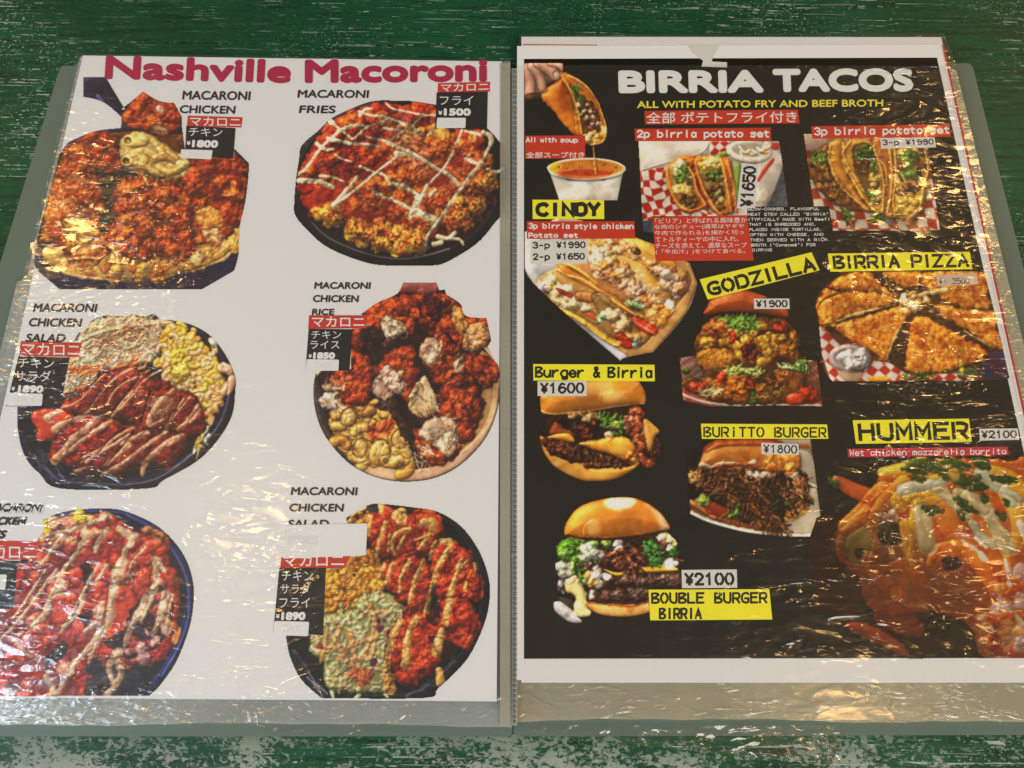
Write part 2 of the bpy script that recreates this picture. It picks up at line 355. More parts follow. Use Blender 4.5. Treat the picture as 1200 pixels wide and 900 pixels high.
def dish_macaroni_fries():
    d = Dish('platter', 340, 100, 4.285, [(20,600),(30,470),(45,370),(60,300),(150,220),(200,170),(300,120),(410,80),(520,76),(620,80),(735,98),(735,215),(990,215),(1040,270),(1082,350),(1080,600),(1020,700),(930,800),(780,890),(700,905),(560,905),(400,895),(200,820),(100,740),(30,660)], '1c1616', 12)
    d.area([(20,600),(30,470),(60,300),(200,170),(410,80),(620,80),(990,180),(1080,350),(1080,600),(930,800),(700,905),(400,895),(100,740)], C('181212','2c2220','1e1614'), h=6, edge=12, gloss=.5)
    d.area([(60,560),(60,380),(220,190),(440,95),(700,110),(990,230),(1040,400),(1030,580),(900,760),(680,850),(430,840),(160,720)], C('2a1510','40201a','1c1210'), h=1, edge=5, keep=.3)
    d.line([(110,690),(200,770),(400,850),(600,870),(800,820)], 3, C('6a6460','8a8480'), h=1)
    d.speck([(800,480),(1060,420),(1040,600),(880,780),(780,700)], C('7a1c10','9a3418'), 4, .6, .9)
    top = [(60,400),(110,310),(180,200),(300,140),(420,90),(560,100),(735,120),(740,220),(900,225),(990,225),(960,320),(990,380),(1035,470),(1010,520),(900,520),(950,590),(940,660),(860,720),(760,700),(680,820),(560,850),(440,820),(400,750),(290,750),(270,680),(220,700),(120,670),(50,580),(70,520),(130,480),(50,450)]
    d.area(top, C('8c1c0c','b83414','c85020','a82c10'), h=8, edge=14, warp=4, grain=2, gscale=6, gloss=.35)
    P = [C('8a1c0c','b83a14','c86028'), C('a02a10','c85018','d88030'), C('781608','a02c10')]
    d.lumps([(60,400),(300,140),(560,100),(735,120),(740,220),(560,300),(300,460),(60,560)], 130, (5,12), P, h=4.5, grain=1.4, gscale=2.5, gloss=.4)
    Q = [C('a03810','c87424','d89438','a84414'), C('a84412','d08a2c','dca848'), C('b85418','d89838','e0b450')]
    d.lumps([(540,240),(740,220),(960,240),(1000,480),(940,660),(700,720),(440,620),(280,620),(300,520),(520,420)], 130, (6,13), Q, h=5, grain=1.6, gscale=2.5, gloss=.5)
    G = [C('b85818','d89c34','e4c04c'), C('c87824','e0ac3c','e8c858')]
    d.lumps([(100,610),(240,620),(240,690),(130,670)], 16, (5,11), G, h=5, grain=1, gloss=.6)
    d.lumps([(300,690),(440,690),(660,760),(680,810),(540,845),(430,800),(300,745)], 42, (7,13), G, h=6, grain=1, gloss=.6)
    d.lumps([(830,560),(940,560),(950,640),(880,710),(820,660)], 22, (6,12), G, h=6, grain=1, gloss=.6)
    d.lumps([(930,430),(1030,450),(1020,510),(940,510)], 12, (5,10), G, h=5, grain=1, gloss=.6)
    d.speck([(280,460),(560,300),(960,240),(1030,480),(940,680),(680,820),(430,830),(280,740)], C('8a2008','b8400f'), 2.4, .49, .78, .08); d.tint([(300,420),(560,300),(900,260),(900,520),(640,640),(300,640)], C('a83010','c04c18'), a=.38, warp=8, feather=14)
    d.speck([(60,560),(300,460),(300,720),(100,650)], C('a02c0c','c0480f'), 2.5, .5, .7, .06)
    d.speck([(60,400),(300,140),(735,120),(600,380),(300,500)], C('5c1006','781808'), 3, .6, .6, .08)
    d.tint([(470,180),(600,150),(700,330),(720,460),(600,420),(520,300)], C('c89080','b88078'), a=.35)
    M = C('ccb88c','e0d0ac','bca878')
    for pts, a, b in [([(45,450),(100,390),(150,320),(240,235),(300,205)],10,9), ([(130,290),(170,320),(215,320)],14,9), ([(200,180),(250,220),(310,268)],16,8), ([(300,205),(240,230)],12,12),
        ([(320,268),(380,215),(440,190),(490,170)],8,8), ([(190,265),(260,285),(340,295),(420,300),(450,312)],15,8), ([(225,345),(260,370),(305,380)],8,6), ([(45,478),(100,480),(150,485)],18,16), ([(150,480),(185,500),(215,512)],18,20),
        ([(150,455),(210,460),(270,485)],10,8), ([(335,460),(290,520),(240,580),(215,600)],14,18), ([(240,590),(310,540),(380,480),(450,425),(520,370),(560,345)],10,10), ([(350,405),(420,435),(470,450),(500,490)],11,8),
        ([(500,490),(550,500),(600,525),(635,550)],16,14), ([(420,535),(470,560),(520,575)],15,10), ([(520,580),(570,600),(610,625)],12,16), ([(380,255),(430,270),(490,280)],8,9), ([(490,290),(530,255),(570,225)],9,8),
        ([(490,285),(560,320),(640,355),(700,395)],12,14), ([(530,340),(590,345),(650,365)],14,12), ([(345,130),(400,150),(480,160),(560,190),(580,205)],9,9), ([(350,150),(380,120),(410,118)],12,8), ([(480,90),(520,120),(600,135),(680,150),(735,150)],8,8),
        ([(615,205),(640,175),(670,145)],9,9), ([(700,395),(760,430),(810,460),(845,500)],12,14), ([(745,450),(790,390),(820,330)],9,9), ([(705,490),(740,450)],9,9), ([(1010,290),(970,370),(900,460),(850,530),(800,600),(760,660),(720,715)],12,12),
        ([(975,235),(1005,260),(1005,300)],16,18), ([(880,230),(930,240),(960,255)],9,10), ([(830,300),(850,260),(862,225)],8,8), ([(880,370),(920,385),(960,400)],12,8), ([(990,420),(1040,435),(1070,420)],9,12), ([(880,370),(900,350)],10,8),
        ([(690,500),(660,560),(640,600)],12,18), ([(640,560),(625,620),(605,660)],24,26), ([(650,640),(700,665),(740,680)],20,24), ([(740,690),(690,760),(680,830)],16,12), ([(700,560),(730,525)],12,12), ([(740,760),(790,770),(830,740)],20,12), ([(790,770),(850,775),(870,800)],16,8), ([(720,800),(760,790)],16,16),
        ([(470,215),(510,220),(540,222)],8,6), ([(625,240),(650,225),(620,222)],6,6), ([(690,250),(725,225)],8,6), ([(280,210),(330,200),(390,205)],10,8)]:
        d.line(pts, a * .74, M, h=2.6, r2=b * .74, gloss=.6, keep=.85, wob=.4)
    return add(d.done(gain=.86, sat=.9), 0)

def dish_chicken_salad():
    d = Dish('bowl', 20, 360, 4.092, [(5,600),(0,478),(205,470),(205,420),(240,240),(300,232),(308,170),(270,165),(300,120),(340,90),(350,70),(420,40),(500,45),(560,35),(600,45),(660,30),(690,65),(760,65),(850,90),(930,140),(1000,230),(1045,330),(1046,400),(1030,520),(960,640),(860,740),(700,830),(620,870),(210,870),(110,800),(40,720)], '14131f', 13)
    d.area([(5,600),(0,470),(300,150),(690,55),(850,90),(930,140),(1000,230),(1045,330),(1046,400),(1030,520),(960,640),(860,740),(620,872),(210,870),(110,800),(40,720)], C('131322','242438','1a1a2a'), h=7, edge=9, gloss=.6)
    d.area([(30,600),(30,500),(300,170),(690,80),(840,110),(910,160),(975,250),(1010,340),(1010,420),(980,520),(910,630),(800,720),(620,810),(240,810),(120,740)], C('141424','20202e'), h=0, edge=3, keep=.2, gloss=.4)
    d.line([(60,700),(150,790),(250,840),(600,845),(800,740),(960,580),(1015,430)], 6, C('3c3c58','4c4c70'), h=2)
    d.shreds([(60,650),(180,700),(200,800),(100,760)], 14, (12,30), (.6,1.4), [C('3c3c4c','5c5c70')], ang=.9, spread=.4, h=1)
    # slaw
    slaw = [(245,250),(310,110),(420,50),(560,45),(680,70),(700,130),(660,250),(560,280),(420,330),(340,400),(220,430)]
    d.area(slaw, C('8c6a48','c0987a','d8c0a0','a08058'), h=6, edge=10, warp=4)
    SL = [C('c8b898','e0d0ac'), C('c8986c','dcb890'), C('c08050','dca880'), C('b8b880','d0d0a0'), C('e0c098','f0dcc0'), C('78503c','9c6c4c'), C('8c9460','a8b078'), C('d8ccb8','ece0d0'), C('b87c48','d09c68')]
    d.shreds(slaw, 340, (6,16), (1,2.4), SL, ang=-.6, spread=2.4, h=2, gloss=.5)
    d.shreds([(220,430),(250,260),(340,330),(330,400)], 60, (8,18), (.8,1.7), SL, ang=-1, spread=1.5, h=2)
    d.lumps([(300,200),(420,280),(400,310),(300,300)], 10, (3,6), [C('a4b088','c8d0a8'), C('e8e8d8','f8f8f0')], h=2)
    d.shreds([(280,240),(560,60),(680,100)], 20, (8,18), (.6,1.2), [C('9c2814','b8401c')], h=1)
    d.tint(slaw, C('c8a888','d8bc98','b89878'), a=.38, warp=4, feather=6)
    # macaroni
    mac = [(690,110),(760,80),(850,140),(950,230),(990,330),(985,440),(930,520),(860,440),(800,400),(730,370),(700,300),(690,200)]
    d.area(mac, C('d89010','f0b820','f4cc48'), h=6, edge=8, warp=3, gloss=.8)
    MC = [C('cc8828','e8b450','f0cc7c'), C('d89c34','ecc464'), C('d09448','e8bc80','f0d4a8'), C('dcb030','ecd05c'), C('dca468','ecc898')]
    d.macs(mac, 95, MC, r=3.6)
    d.macs([(860,440),(990,380),(960,500),(900,560)], 14, [C('e09c50','f0c088')], r=3.6)
    d.lumps([(740,200),(800,230),(820,330),(760,320)], 10, (6,9), [C('e4b828','f0d454')], h=4, gloss=1)
    d.line([(990,290),(1020,300)], 26, C('dca078','ecc0a0'), h=5); d.line([(1000,400),(1035,350)], 24, C('d89870','e8b898'), h=5)
    d.lumps([(920,150),(950,160),(945,190)], 3, (4,6), [C('e0c898','f0e0b8')], h=3)
    # carrot/red at the left
    d.area([(65,510),(150,485),(260,500),(250,560),(180,625),(110,645),(90,590)], C('b82c14','dc5028','c43c1c'), h=5, edge=8, warp=3, gloss=.8)
    d.shreds([(230,270),(700,270),(700,300),(250,420)], 40, (10,22), (1,2.2), [C('dc7c3c','f0a868'), C('c85020','e08040')], ang=-.3, spread=.8, h=2)
    # two rows of chicken
    K = [C('5c100a','8e2010','a83018'), C('6c140c','a02814','b8401e'), C('4c0e0a','7c1a10')]
    back = [(215,490),(240,430),(330,400),(400,330),(470,300),(560,290),(600,330),(700,350),(760,390),(860,430),(905,540),(880,610),(810,640),(740,600),(600,610),(560,560),(440,530),(300,520)]
    d.area(back, C('6c140c','962414','a8341a'), h=12, edge=16, warp=3, grain=2, gscale=4, gloss=.5, keep=.3)
    d.lumps(back, 110, (3,8), K, h=3, grain=1.2, gscale=2, gloss=.5)
    d.area([(640,440),(700,420),(760,440),(720,520),(650,540)], C('7c3c28','a06848','8c4c34'), h=3, edge=8, warp=3)
    d.line([(440,520),(520,420),(590,330)], 5, C('2c0806','400c08'), h=-3); d.line([(590,560),(640,400)], 5, C('2c0806','400c08'), h=-3); d.line([(720,590),(790,430)], 4, C('2c0806','400c08'), h=-3)
    front = [(160,720),(190,620),(330,520),(440,530),(560,570),(700,590),(790,610),(800,690),(720,770),(640,740),(500,790),(400,810),(280,790),(220,750)]
    d.area(front, C('6c140c','982616','ac361c'), h=13, edge=16, warp=3, grain=2, gscale=4, gloss=.5, keep=.2)
    d.lumps(front, 110, (3,8), K, h=3, grain=1.2, gscale=2, gloss=.5)
    d.line([(420,770),(560,600)], 4, C('340a08','480e0a'), h=-3); d.line([(320,790),(440,640),(520,580)], 3, C('340a08','480e0a'), h=-3)
    M = C('bc7c58','c8906c','d8a888')
    for pts, a, b in [([(570,285),(500,320),(440,370)],7,8), ([(600,330),(540,350),(470,400),(430,470)],6,6), ([(440,370),(390,430),(340,500)],6,4), ([(420,320),(370,370),(320,430)],6,6), ([(700,300),(640,330),(590,370)],7,6), ([(590,380),(520,460),(450,530)],11,8), ([(560,400),(500,460),(460,520)],8,6),
        ([(760,390),(690,440),(640,520),(632,560)],10,18), ([(700,440),(660,500)],8,8), ([(640,570),(700,540)],8,8), ([(870,470),(820,540),(770,590)],10,12), ([(880,490),(840,540),(790,570)],9,9), ([(800,440),(750,510),(720,590)],7,4), ([(830,430),(790,480),(740,540)],6,6), ([(700,600),(720,580)],5,5),
        ([(400,520),(330,580),(260,640),(220,700),(180,740)],12,26), ([(450,545),(380,590),(310,640),(250,690)],14,10), ([(560,575),(480,620),(400,680),(340,710),(320,720)],8,10), ([(540,610),(460,660),(380,710),(330,740)],9,12), ([(620,600),(560,625),(500,660)],22,8), ([(540,660),(470,720),(420,760)],14,12), ([(720,595),(650,640),(570,700),(490,760),(410,805)],8,14),
        ([(785,620),(720,650),(660,700),(610,760),(600,800)],20,14), ([(150,530),(180,510),(220,500)],24,10), ([(180,590),(230,560),(300,530),(350,500)],24,7), ([(310,440),(260,470),(215,480)],6,8), ([(280,790),(330,770)],14,10)]:
        d.line(pts, a * .85, M, h=2.4, r2=b * .85, gloss=.7, keep=.88, wob=.35, soft=1.2)
    d.shreds([(860,640),(960,500),(930,600),(870,710)], 14, (6,14), (.8,2), [C('c8b88c','e8dcb8'), C('d8a018','e8c040')], ang=2, spread=1, h=2)
    return add(d.done(gain=.86, sat=.9), 0)

def dish_chicken_rice():
    d = Dish('bowl', 320, 320, 3.6, [(185,400),(330,405),(330,235),(395,230),(395,180),(370,175),(440,125),(500,100),(530,80),(548,42),(690,42),(700,72),(725,70),(730,90),(790,130),(800,165),(825,185),(900,190),(920,285),(905,310),(935,370),(952,400),(957,500),(940,600),(900,690),(840,765),(760,830),(660,870),(540,880),(430,860),(330,810),(250,730),(200,650),(175,560),(170,480)], '2a1610', 14)
    d.area([(168,500),(200,380),(560,100),(900,300),(957,420),(957,500),(940,600),(900,690),(840,765),(760,830),(660,870),(540,880),(430,860),(330,810),(250,730),(200,650),(175,560)], C('c4906c','dcb08c','c89c78'), h=5, edge=6, gloss=.4)
    d.area([(185,500),(200,420),(560,100),(890,320),(925,430),(930,520),(905,620),(860,690),(780,760),(680,815),(560,830),(440,815),(340,770),(260,700),(210,620)], C('241008','4a2414','34180c'), h=1, edge=4, keep=.1, gloss=.5)
    d.area([(185,430),(250,700),(340,790),(330,810),(250,730),(200,650),(175,560),(170,470)], C('3a3030','5a4c48'), h=3, edge=4)
    d.area([(870,330),(935,380),(940,520),(900,650),(790,760),(700,805),(790,700),(850,600),(880,480)], C('c08a50','dcae74','b87c44'), h=3, edge=10, gloss=.5)
    # macaroni
    mac = [(235,640),(270,580),(340,545),(420,560),(520,600),(570,650),(575,800),(500,825),(400,800),(300,720)]
    d.area(mac, C('c08020','e0a838','e8bc58'), h=6, edge=12, warp=2, gloss=.7)
    MC = [C('bc8430','d8a850','e4bc74'), C('c49040','dcb468'), C('a87024','c8903c')]
    d.macs(mac, 40, MC, r=6.5); d.ell(450,760,48,60,.3, MC[0], h=7, gloss=.9, keep=.4); d.ell(370,740,34,44,.2, MC[1], h=6, gloss=.9, keep=.4); d.ell(540,700,40,46,.6, MC[0], h=6, gloss=.8, keep=.4); d.ell(320,610,36,44,.4, MC[1], h=6, gloss=.8, keep=.4); d.ell(390,580,50,34,.1, MC[2], h=6, gloss=.8, keep=.4)
    d.tint([(395,650),(440,630),(480,610),(520,640),(470,690),(410,710)], C('c03c10','e06820'), a=.85, warp=3, feather=4)
    d.speck(mac, C('5a3010','804818'), 2.5, .72, .8)
    # chicken
    piles = [([(330,250),(440,130),(520,100),(640,90),(660,190),(540,260),(440,300),(340,330)], 70), ([(620,130),(700,80),(790,130),(830,250),(800,330),(700,300),(640,220)], 60), ([(260,420),(330,330),(420,370),(400,540),(300,550)], 55),
             ([(430,420),(520,320),(600,320),(610,430),(590,560),(540,530)], 60), ([(640,380),(720,250),(800,330),(940,370),(950,440),(900,480),(780,460),(700,480)], 85), ([(700,540),(760,430),(860,450),(880,560),(850,680),(780,720),(700,620)], 75), ([(600,650),(700,700),(790,730),(740,800),(650,810),(600,740)], 35), ([(800,200),(900,190),(915,290),(850,330)], 25)]
    K = [C('7c2408','b04410','c86020'), C('8c2c0a','c05214','d87428'), C('5c1a08','8a3010'), C('a03810','cc5c1c')]
    for p, n in piles:
        d.area(p, C('5a1a08','8c300e','a84814'), h=12, edge=16, warp=4, grain=2.5, gscale=5, keep=.3, gloss=.5)
        d.lumps(p, n, (3,8.5), K, h=4.5, grain=1.4, gscale=2.2, gloss=.5)
    d.lumps([(350,250),(440,240),(470,310),(380,340)], 16, (4,8), [C('24100a','4a200e')], h=2, gloss=.4)
    d.lumps([(640,110),(750,110),(740,190),(650,190)], 24, (3,7), [C('34100a','5c200e'), C('481608','702810')], h=3, gloss=.4)
    d.area([(548,42),(690,42),(700,72),(660,88),(560,85),(530,80)], C('8c4038','b46458'), h=4, edge=6)
    W = C('b07c54','d0ac84','dcc09c','a46840')
    def meat(poly, cols=W, ang=-1.2, fib=16, pal=None):
        d.area(poly, cols, h=6, edge=9, warp=2.5, grain=.8, gloss=.6, keep=.7)
        d.shreds(poly, fib, (6,16), (.5,1.1), pal or [C('d8bc98','e8d4b8'), C('8c5434','b07850')], ang=ang, spread=.4, h=.8)
    meat([(420,500),(440,430),(480,390),(530,420),(560,470),(540,515),(470,540)], C('a87c64','ccac94','b89078'), ang=-.9, fib=30)
    meat([(600,470),(640,435),(670,480),(700,570),(640,610),(580,590),(570,540)], C('dc9c54','f0d4a0','e8b878'), ang=1.1, fib=22)
    meat([(615,330),(650,270),(700,290),(710,350),(670,390),(630,370)], C('a07050','d0a888','b88864'), ang=-.9, fib=22)
    meat([(455,200),(490,180),(555,220),(540,260),(490,285),(465,250)], C('c49c70','e0ccb0','ccac84'), ang=.6)
    meat([(810,250),(850,205),(895,220),(915,285),(860,325),(800,325)], C('b87038','d8a068','c07c44'), ang=.5)
    meat([(620,650),(680,610),(750,610),(780,680),(740,770),(670,720),(625,700)], C('b07c54','d4b894','9c5c38'), ang=-.4, fib=24)
    meat([(720,690),(750,670),(780,710),(740,760)], C('dcc498','ecd8b4'), ang=-1)
    meat([(190,540),(230,505),(275,520),(270,580),(230,575)], C('b8a090','dccabc','98806c'), ang=.8)
    meat([(450,540),(520,530),(505,580),(470,570)], C('b08c74','d4b8a4'))
    meat([(210,470),(290,480),(300,495),(230,500)], C('a08060','c8ac8c'))
    meat([(760,370),(800,350),(795,410),(770,430)], C('d0a478','f0d8b8'))
    d.area([(760,130),(800,170),(820,240),(790,260),(750,200)], C('d88830','ecb464'), h=3, edge=6, warp=2)
    d.shreds([(540,740),(660,720),(640,810),(560,800)], 16, (10,24), (.7,1.4), [C('a88c6c','d0b898')], ang=1, spread=1.4, h=2)
    d.area([(430,560),(540,520),(580,640),(600,700),(570,720),(500,600)], C('1c0a06','3c1a0c'), h=0, edge=4, warp=5, keep=.3, alpha=.75)
    return add(d.done(gain=.86, sat=.9), 0)

def dish_pepper_fries():
    d = Dish('bowl', 0, 580, 3.75, [(-20,885),(-20,290),(90,290),(95,270),(165,275),(165,200),(190,160),(188,112),(245,85),(340,65),(470,60),(560,75),(680,130),(760,200),(820,290),(850,400),(845,520),(820,620),(770,740),(700,840),(655,882)], '1b2142', 15)
    d.area([(-20,920),(-20,290),(188,112),(245,85),(340,62),(470,58),(560,72),(680,130),(760,200),(820,290),(850,400),(845,520),(820,620),(770,740),(700,840),(600,950)], C('182040','26326a','1c264c'), h=7, edge=10, gloss=.6, smooth=True)
    d.area([(-30,920),(-30,290),(188,130),(340,85),(470,80),(560,95),(670,150),(740,220),(790,310),(818,400),(810,520),(780,620),(730,730),(660,830),(560,950)], C('10142a','1c2240','141a30'), h=0, edge=4, keep=.2)
    d.line([(560,90),(680,160),(760,250),(810,340),(830,430),(825,560),(780,680),(710,800)], 6, C('3c4c90','5060a0'), h=2)
    food = [(-30,920),(-30,330),(80,300),(165,280),(165,210),(180,130),(340,90),(480,80),(560,130),(610,170),(720,200),(760,320),(790,400),(780,600),(700,740),(560,760),(530,880),(500,950)]
    d.area(food, C('8a1c18','b83828','9c2820','c85038'), h=5, edge=12, warp=4, grain=2, gscale=6, gloss=.6)
    d.lumps(food, 95, (7,15), [C('a82018','cc3c28','d85838'), C('8c1814','b43024'), C('c03c20','e06840'), C('b85840','dc9078')], h=6, grain=.8, gloss=.6)
    d.lumps([(180,120),(480,80),(600,180),(300,230),(180,220)], 40, (4,9), [C('c86040','e4a078'), C('d88858','ecb890'), C('a83020','c85038')], h=4, gloss=.6)
    for p in [[(235,440),(330,430),(350,480),(300,560),(240,570),(225,500)], [(640,200),(700,190),(720,220),(660,260),(600,270)], [(590,380),(610,330),(660,330),(665,400),(630,450),(590,430)], [(480,420),(560,400),(610,470),(590,580),(500,640),(460,600)], [(120,600),(200,560),(235,640),(180,710),(60,740),(20,700)], [(420,380),(470,380),(475,420),(430,460),(405,430)], [(300,330),(360,320),(375,360),(340,400),(310,390)], [(700,320),(760,320),(780,350),(740,390)], [(445,800),(520,780),(530,810),(490,850),(440,840)]]:
        d.area(p, C('b42818','dc5030','c83c24'), h=6, edge=7, warp=2, gloss=.8)
    for p in [[(365,310),(405,320),(410,370),(370,400)], [(350,540),(400,540),(380,580)], [(470,640),(560,600),(550,680),(480,670)], [(570,520),(700,400),(760,480),(740,600),(640,700),(540,720)], [(200,720),(280,650),(300,680),(220,760)], [(380,730),(440,720),(450,780),(390,800)], [(390,800),(540,760),(560,900),(400,900)]]:
        d.area(p, C('141a34','2c2438','1c1828'), h=0, edge=5, warp=4, keep=.4, alpha=.8, gloss=.5)
    d.lumps([(560,560),(720,420),(740,600),(640,720),(560,700)], 34, (5,10), [C('b87878','dcb0a8'), C('9c3028','c05848'), C('3c2030','583040')], h=4, gloss=.5)
    d.lumps([(630,140),(740,180),(700,200),(640,180)], 8, (5,8), [C('8c4828','c08050')], h=4)
    d.line([(740,560),(780,590),(770,640)], 18, C('c0602c','dc9858'), h=4)
    d.lumps([(180,125),(210,130),(220,170),(185,180)], 5, (5,8), [C('d8a818','ecd040')], h=4); d.lumps([(335,85),(380,90),(370,110)], 4, (5,8), [C('d8a818','ecd040')], h=4)
    M = C('c08c64','d8b08c','cca07c','e4c8a8')
    for pts, a, b in [([(600,180),(560,230),(530,300),(500,400),(490,470)],26,24), ([(490,470),(470,560),(430,640),(390,740)],26,16), ([(480,90),(440,110),(380,140),(360,170)],20,12), ([(520,150),(590,190)],20,20), ([(470,150),(430,210),(420,250)],18,12), ([(380,190),(330,260),(280,330),(250,360)],16,10), ([(300,150),(250,210),(200,280),(170,310)],14,10),
        ([(250,330),(180,420),(100,530),(0,640)],12,8), ([(270,390),(230,440),(200,520),(120,600)],26,10), ([(200,330),(130,440),(60,540)],8,8), ([(470,310),(430,370),(400,420)],10,8), ([(430,310),(380,400),(330,500),(270,600)],8,12), ([(450,470),(420,560),(370,600)],18,10), ([(370,440),(340,520),(290,580)],12,8),
        ([(690,290),(680,400),(640,450)],26,22), ([(640,450),(600,540),(560,620),(550,660)],20,14), ([(730,440),(700,540),(670,620)],26,12), ([(760,440),(740,520),(730,610)],10,8), ([(670,450),(620,560)],14,10), ([(640,230),(580,300),(560,380)],8,6), ([(520,690),(480,760),(500,830)],26,10), ([(520,740),(530,800),(470,880)],22,22),
        ([(330,730),(300,800),(250,870)],22,18), ([(440,600),(400,660),(330,740),(290,780)],16,12), ([(200,800),(240,860),(200,890)],20,18), ([(60,640),(120,700),(170,730)],10,8), ([(300,430),(260,440)],12,10), ([(180,190),(240,170),(330,150),(420,110)],16,14), ([(700,300),(720,330)],14,14)]:
        d.line(pts, a * .78, M, h=2.2, r2=b * .78, gloss=.7, keep=.85, wob=.6, soft=1.5)
    return add(d.done(gain=.8, sat=.9, soft=.6), 0)

def dish_salad_fries():
    d = Dish('bowl', 300, 560, 3, [(105,555),(232,552),(245,318),(300,318),(312,280),(388,272),(390,165),(320,160),(318,140),(390,98),(440,92),(560,105),(640,120),(720,170),(780,250),(815,340),(822,420),(800,520),(740,640),(640,740),(590,774),(230,774),(160,710),(120,630)], '15151c', 16)
    d.area([(105,545),(240,300),(320,130),(440,95),(560,105),(640,118),(720,168),(780,250),(815,340),(822,420),(800,520),(740,640),(640,740),(560,790),(260,790),(160,712),(120,630)], C('12121a','24242e','181820'), h=7, edge=9, gloss=.5)
    d.area([(125,545),(240,300),(330,140),(560,120),(630,135),(700,185),(755,260),(788,345),(793,420),(770,510),(715,620),(620,710),(540,755),(280,755),(180,690),(140,620)], C('0c0c12','1a1a20'), h=0, edge=4, keep=.2)
    d.shreds([(130,600),(240,760),(200,740)], 10, (12,30), (.8,2), [C('5c6470','8c949c'), C('2c3038','484c54')], ang=.9, spread=.3, h=1)
    d.shreds([(500,770),(700,640),(640,730),(560,770)], 10, (10,24), (.8,1.8), [C('34363c','50545c')], ang=-.6, spread=.3, h=1)
    # macaroni
    mac = [(245,320),(400,250),(440,300),(450,390),(400,420),(330,470),(300,520),(230,500)]
    d.area(mac, C('c87410','e49c20','f0b838'), h=5, edge=8, warp=3, gloss=.7)
    d.macs(mac, 70, [C('c87818','e8a030','f4bc50'), C('d88c20','f0b440'), C('b86410','dc8c24')], r=4)
    d.lumps([(320,160),(400,110),(420,180),(380,200)], 10, (4,8), [C('c87020','e49c3c')], h=4, gloss=.6)
    # slaw
    slaw = [(195,560),(230,490),(330,470),(380,410),(470,410),(520,470),(480,560),(460,640),(470,740),(400,755),(250,740),(240,650),(195,620)]
    d.area(slaw, C('7c8448','a0a464','b8a870'), h=6, edge=10, warp=4)
    SL = [C('b8c090','d8dcb4'), C('98a868','b8c48c'), C('c8a468','dcc090'), C('c8945c','e0b480'), C('d8c8a0','ece0c4'), C('c07c44','dca068'), C('8c9858','a8b474'), C('dcd8b0','f0ecd0')]
    d.shreds(slaw, 260, (5,15), (1.6,3.4), SL, spread=3.1, h=2.4, gloss=.5)
    d.tint(slaw, C('98a060','b8b878','c0a868'), a=.5, warp=4, feather=6)
    M = C('c48440','dca060','e0ac70')
    for pts, a, b in [([(300,520),(260,600),(220,620)],10,8), ([(330,540),(350,640)],12,8), ([(400,450),(420,520),(370,640)],12,10), ([(290,640),(340,590),(420,560)],8,8), ([(250,540),(230,640)],8,8), ([(320,690),(400,720)],12,8), ([(430,540),(400,640)],8,8), ([(270,560),(330,650),(380,680)],8,8), ([(450,470),(380,480)],10,8)]:
        d.line(pts, a, M, h=2.4, r2=b, gloss=.6, wob=.5)
    d.lumps([(430,490),(460,500),(450,540),(430,530)], 4, (2.5,4), [C('702038','8c3048')], h=2); d.ell(415,650,11,15,.4, C('7c2450','98406c'), h=2, warp=1); d.lumps([(215,590),(235,590),(230,610)], 2, (3,5), [C('8c1030','a82840')], h=2)
    d.lumps([(320,680),(410,680),(400,720),(320,710)], 4, (6,10), [C('b85028','d07840')], h=3)
    # chicken
    K = [C('981c08','c83810','dc5418'), C('a8240a','d84814','e46820'), C('84180a','b03010')]
    for p, n in [([(390,160),(440,110),(520,120),(640,130),(660,190),(620,250),(560,290),(450,280),(400,230)], 60), ([(440,310),(560,270),(620,320),(610,450),(560,470),(480,400)], 50), ([(620,250),(690,230),(760,270),(790,340),(770,420),(700,440),(630,400)], 55), ([(640,440),(740,420),(785,500),(760,580),(710,600),(660,520)], 45), ([(470,560),(520,480),(600,470),(660,500),(670,600),(600,700),(520,730),(470,650)], 75)]:
        d.area(p, C('a0200a','cc4010','dc5818'), h=12, edge=16, warp=4, grain=2, gscale=5, keep=.3, gloss=.7)
        d.lumps(p, n, (4,10), K, h=4, grain=1, gscale=2.5, gloss=.7)
    d.area([(560,130),(630,125),(650,180),(600,190)], C('d04010','e85818'), h=4, edge=6, warp=2)
    for p in [[(600,460),(650,440),(640,520),(600,500)], [(610,560),(700,590),(660,640)], [(480,640),(470,560),(450,640)]]:
        d.area(p, C('2c0806','500e08'), h=0, edge=4, warp=3, keep=.5, alpha=.7)
    S = C('c88438','dca050','e8b468')
    for pts, a, b in [([(380,100),(350,120),(330,150)],10,8), ([(440,95),(440,120)],12,10), ([(490,135),(515,120),(510,150)],16,18), ([(590,160),(620,155),(610,200),(575,250)],18,6), ([(455,160),(430,230),(425,280)],9,6), ([(400,140),(395,200)],9,6), ([(470,200),(465,260)],6,5), ([(540,180),(500,190),(475,230),(490,270)],9,6), ([(530,190),(500,250)],6,6), ([(680,225),(630,230),(610,290)],16,6),
        ([(680,250),(640,310),(620,380),(600,470)],9,10), ([(720,290),(690,380)],9,7), ([(745,290),(700,350),(680,430),(665,510)],7,13), ([(540,290),(510,350),(505,400)],8,7), ([(590,290),(555,370),(540,440)],9,7), ([(480,300),(455,370)],9,7), ([(450,300),(435,350)],7,6), ([(515,480),(480,560),(460,660),(470,740)],8,22), ([(565,490),(540,540),(530,600),(525,660)],10,17), ([(655,540),(640,580),(635,610)],16,18), ([(645,680),(648,720)],16,15), ([(740,370),(735,390)],8,8), ([(770,300),(775,330)],6,6), ([(610,200),(560,220)],5,5)]:
        d.line(pts, a, S, h=3.2, r2=b, gloss=.8, keep=.85, wob=.3)
    return add(d.done(gain=.8, sat=.86, soft=.6), 0)
TORT = [C('b8641c','d8862c','e4a044'), C('a85014','cc7420','dc9038')]
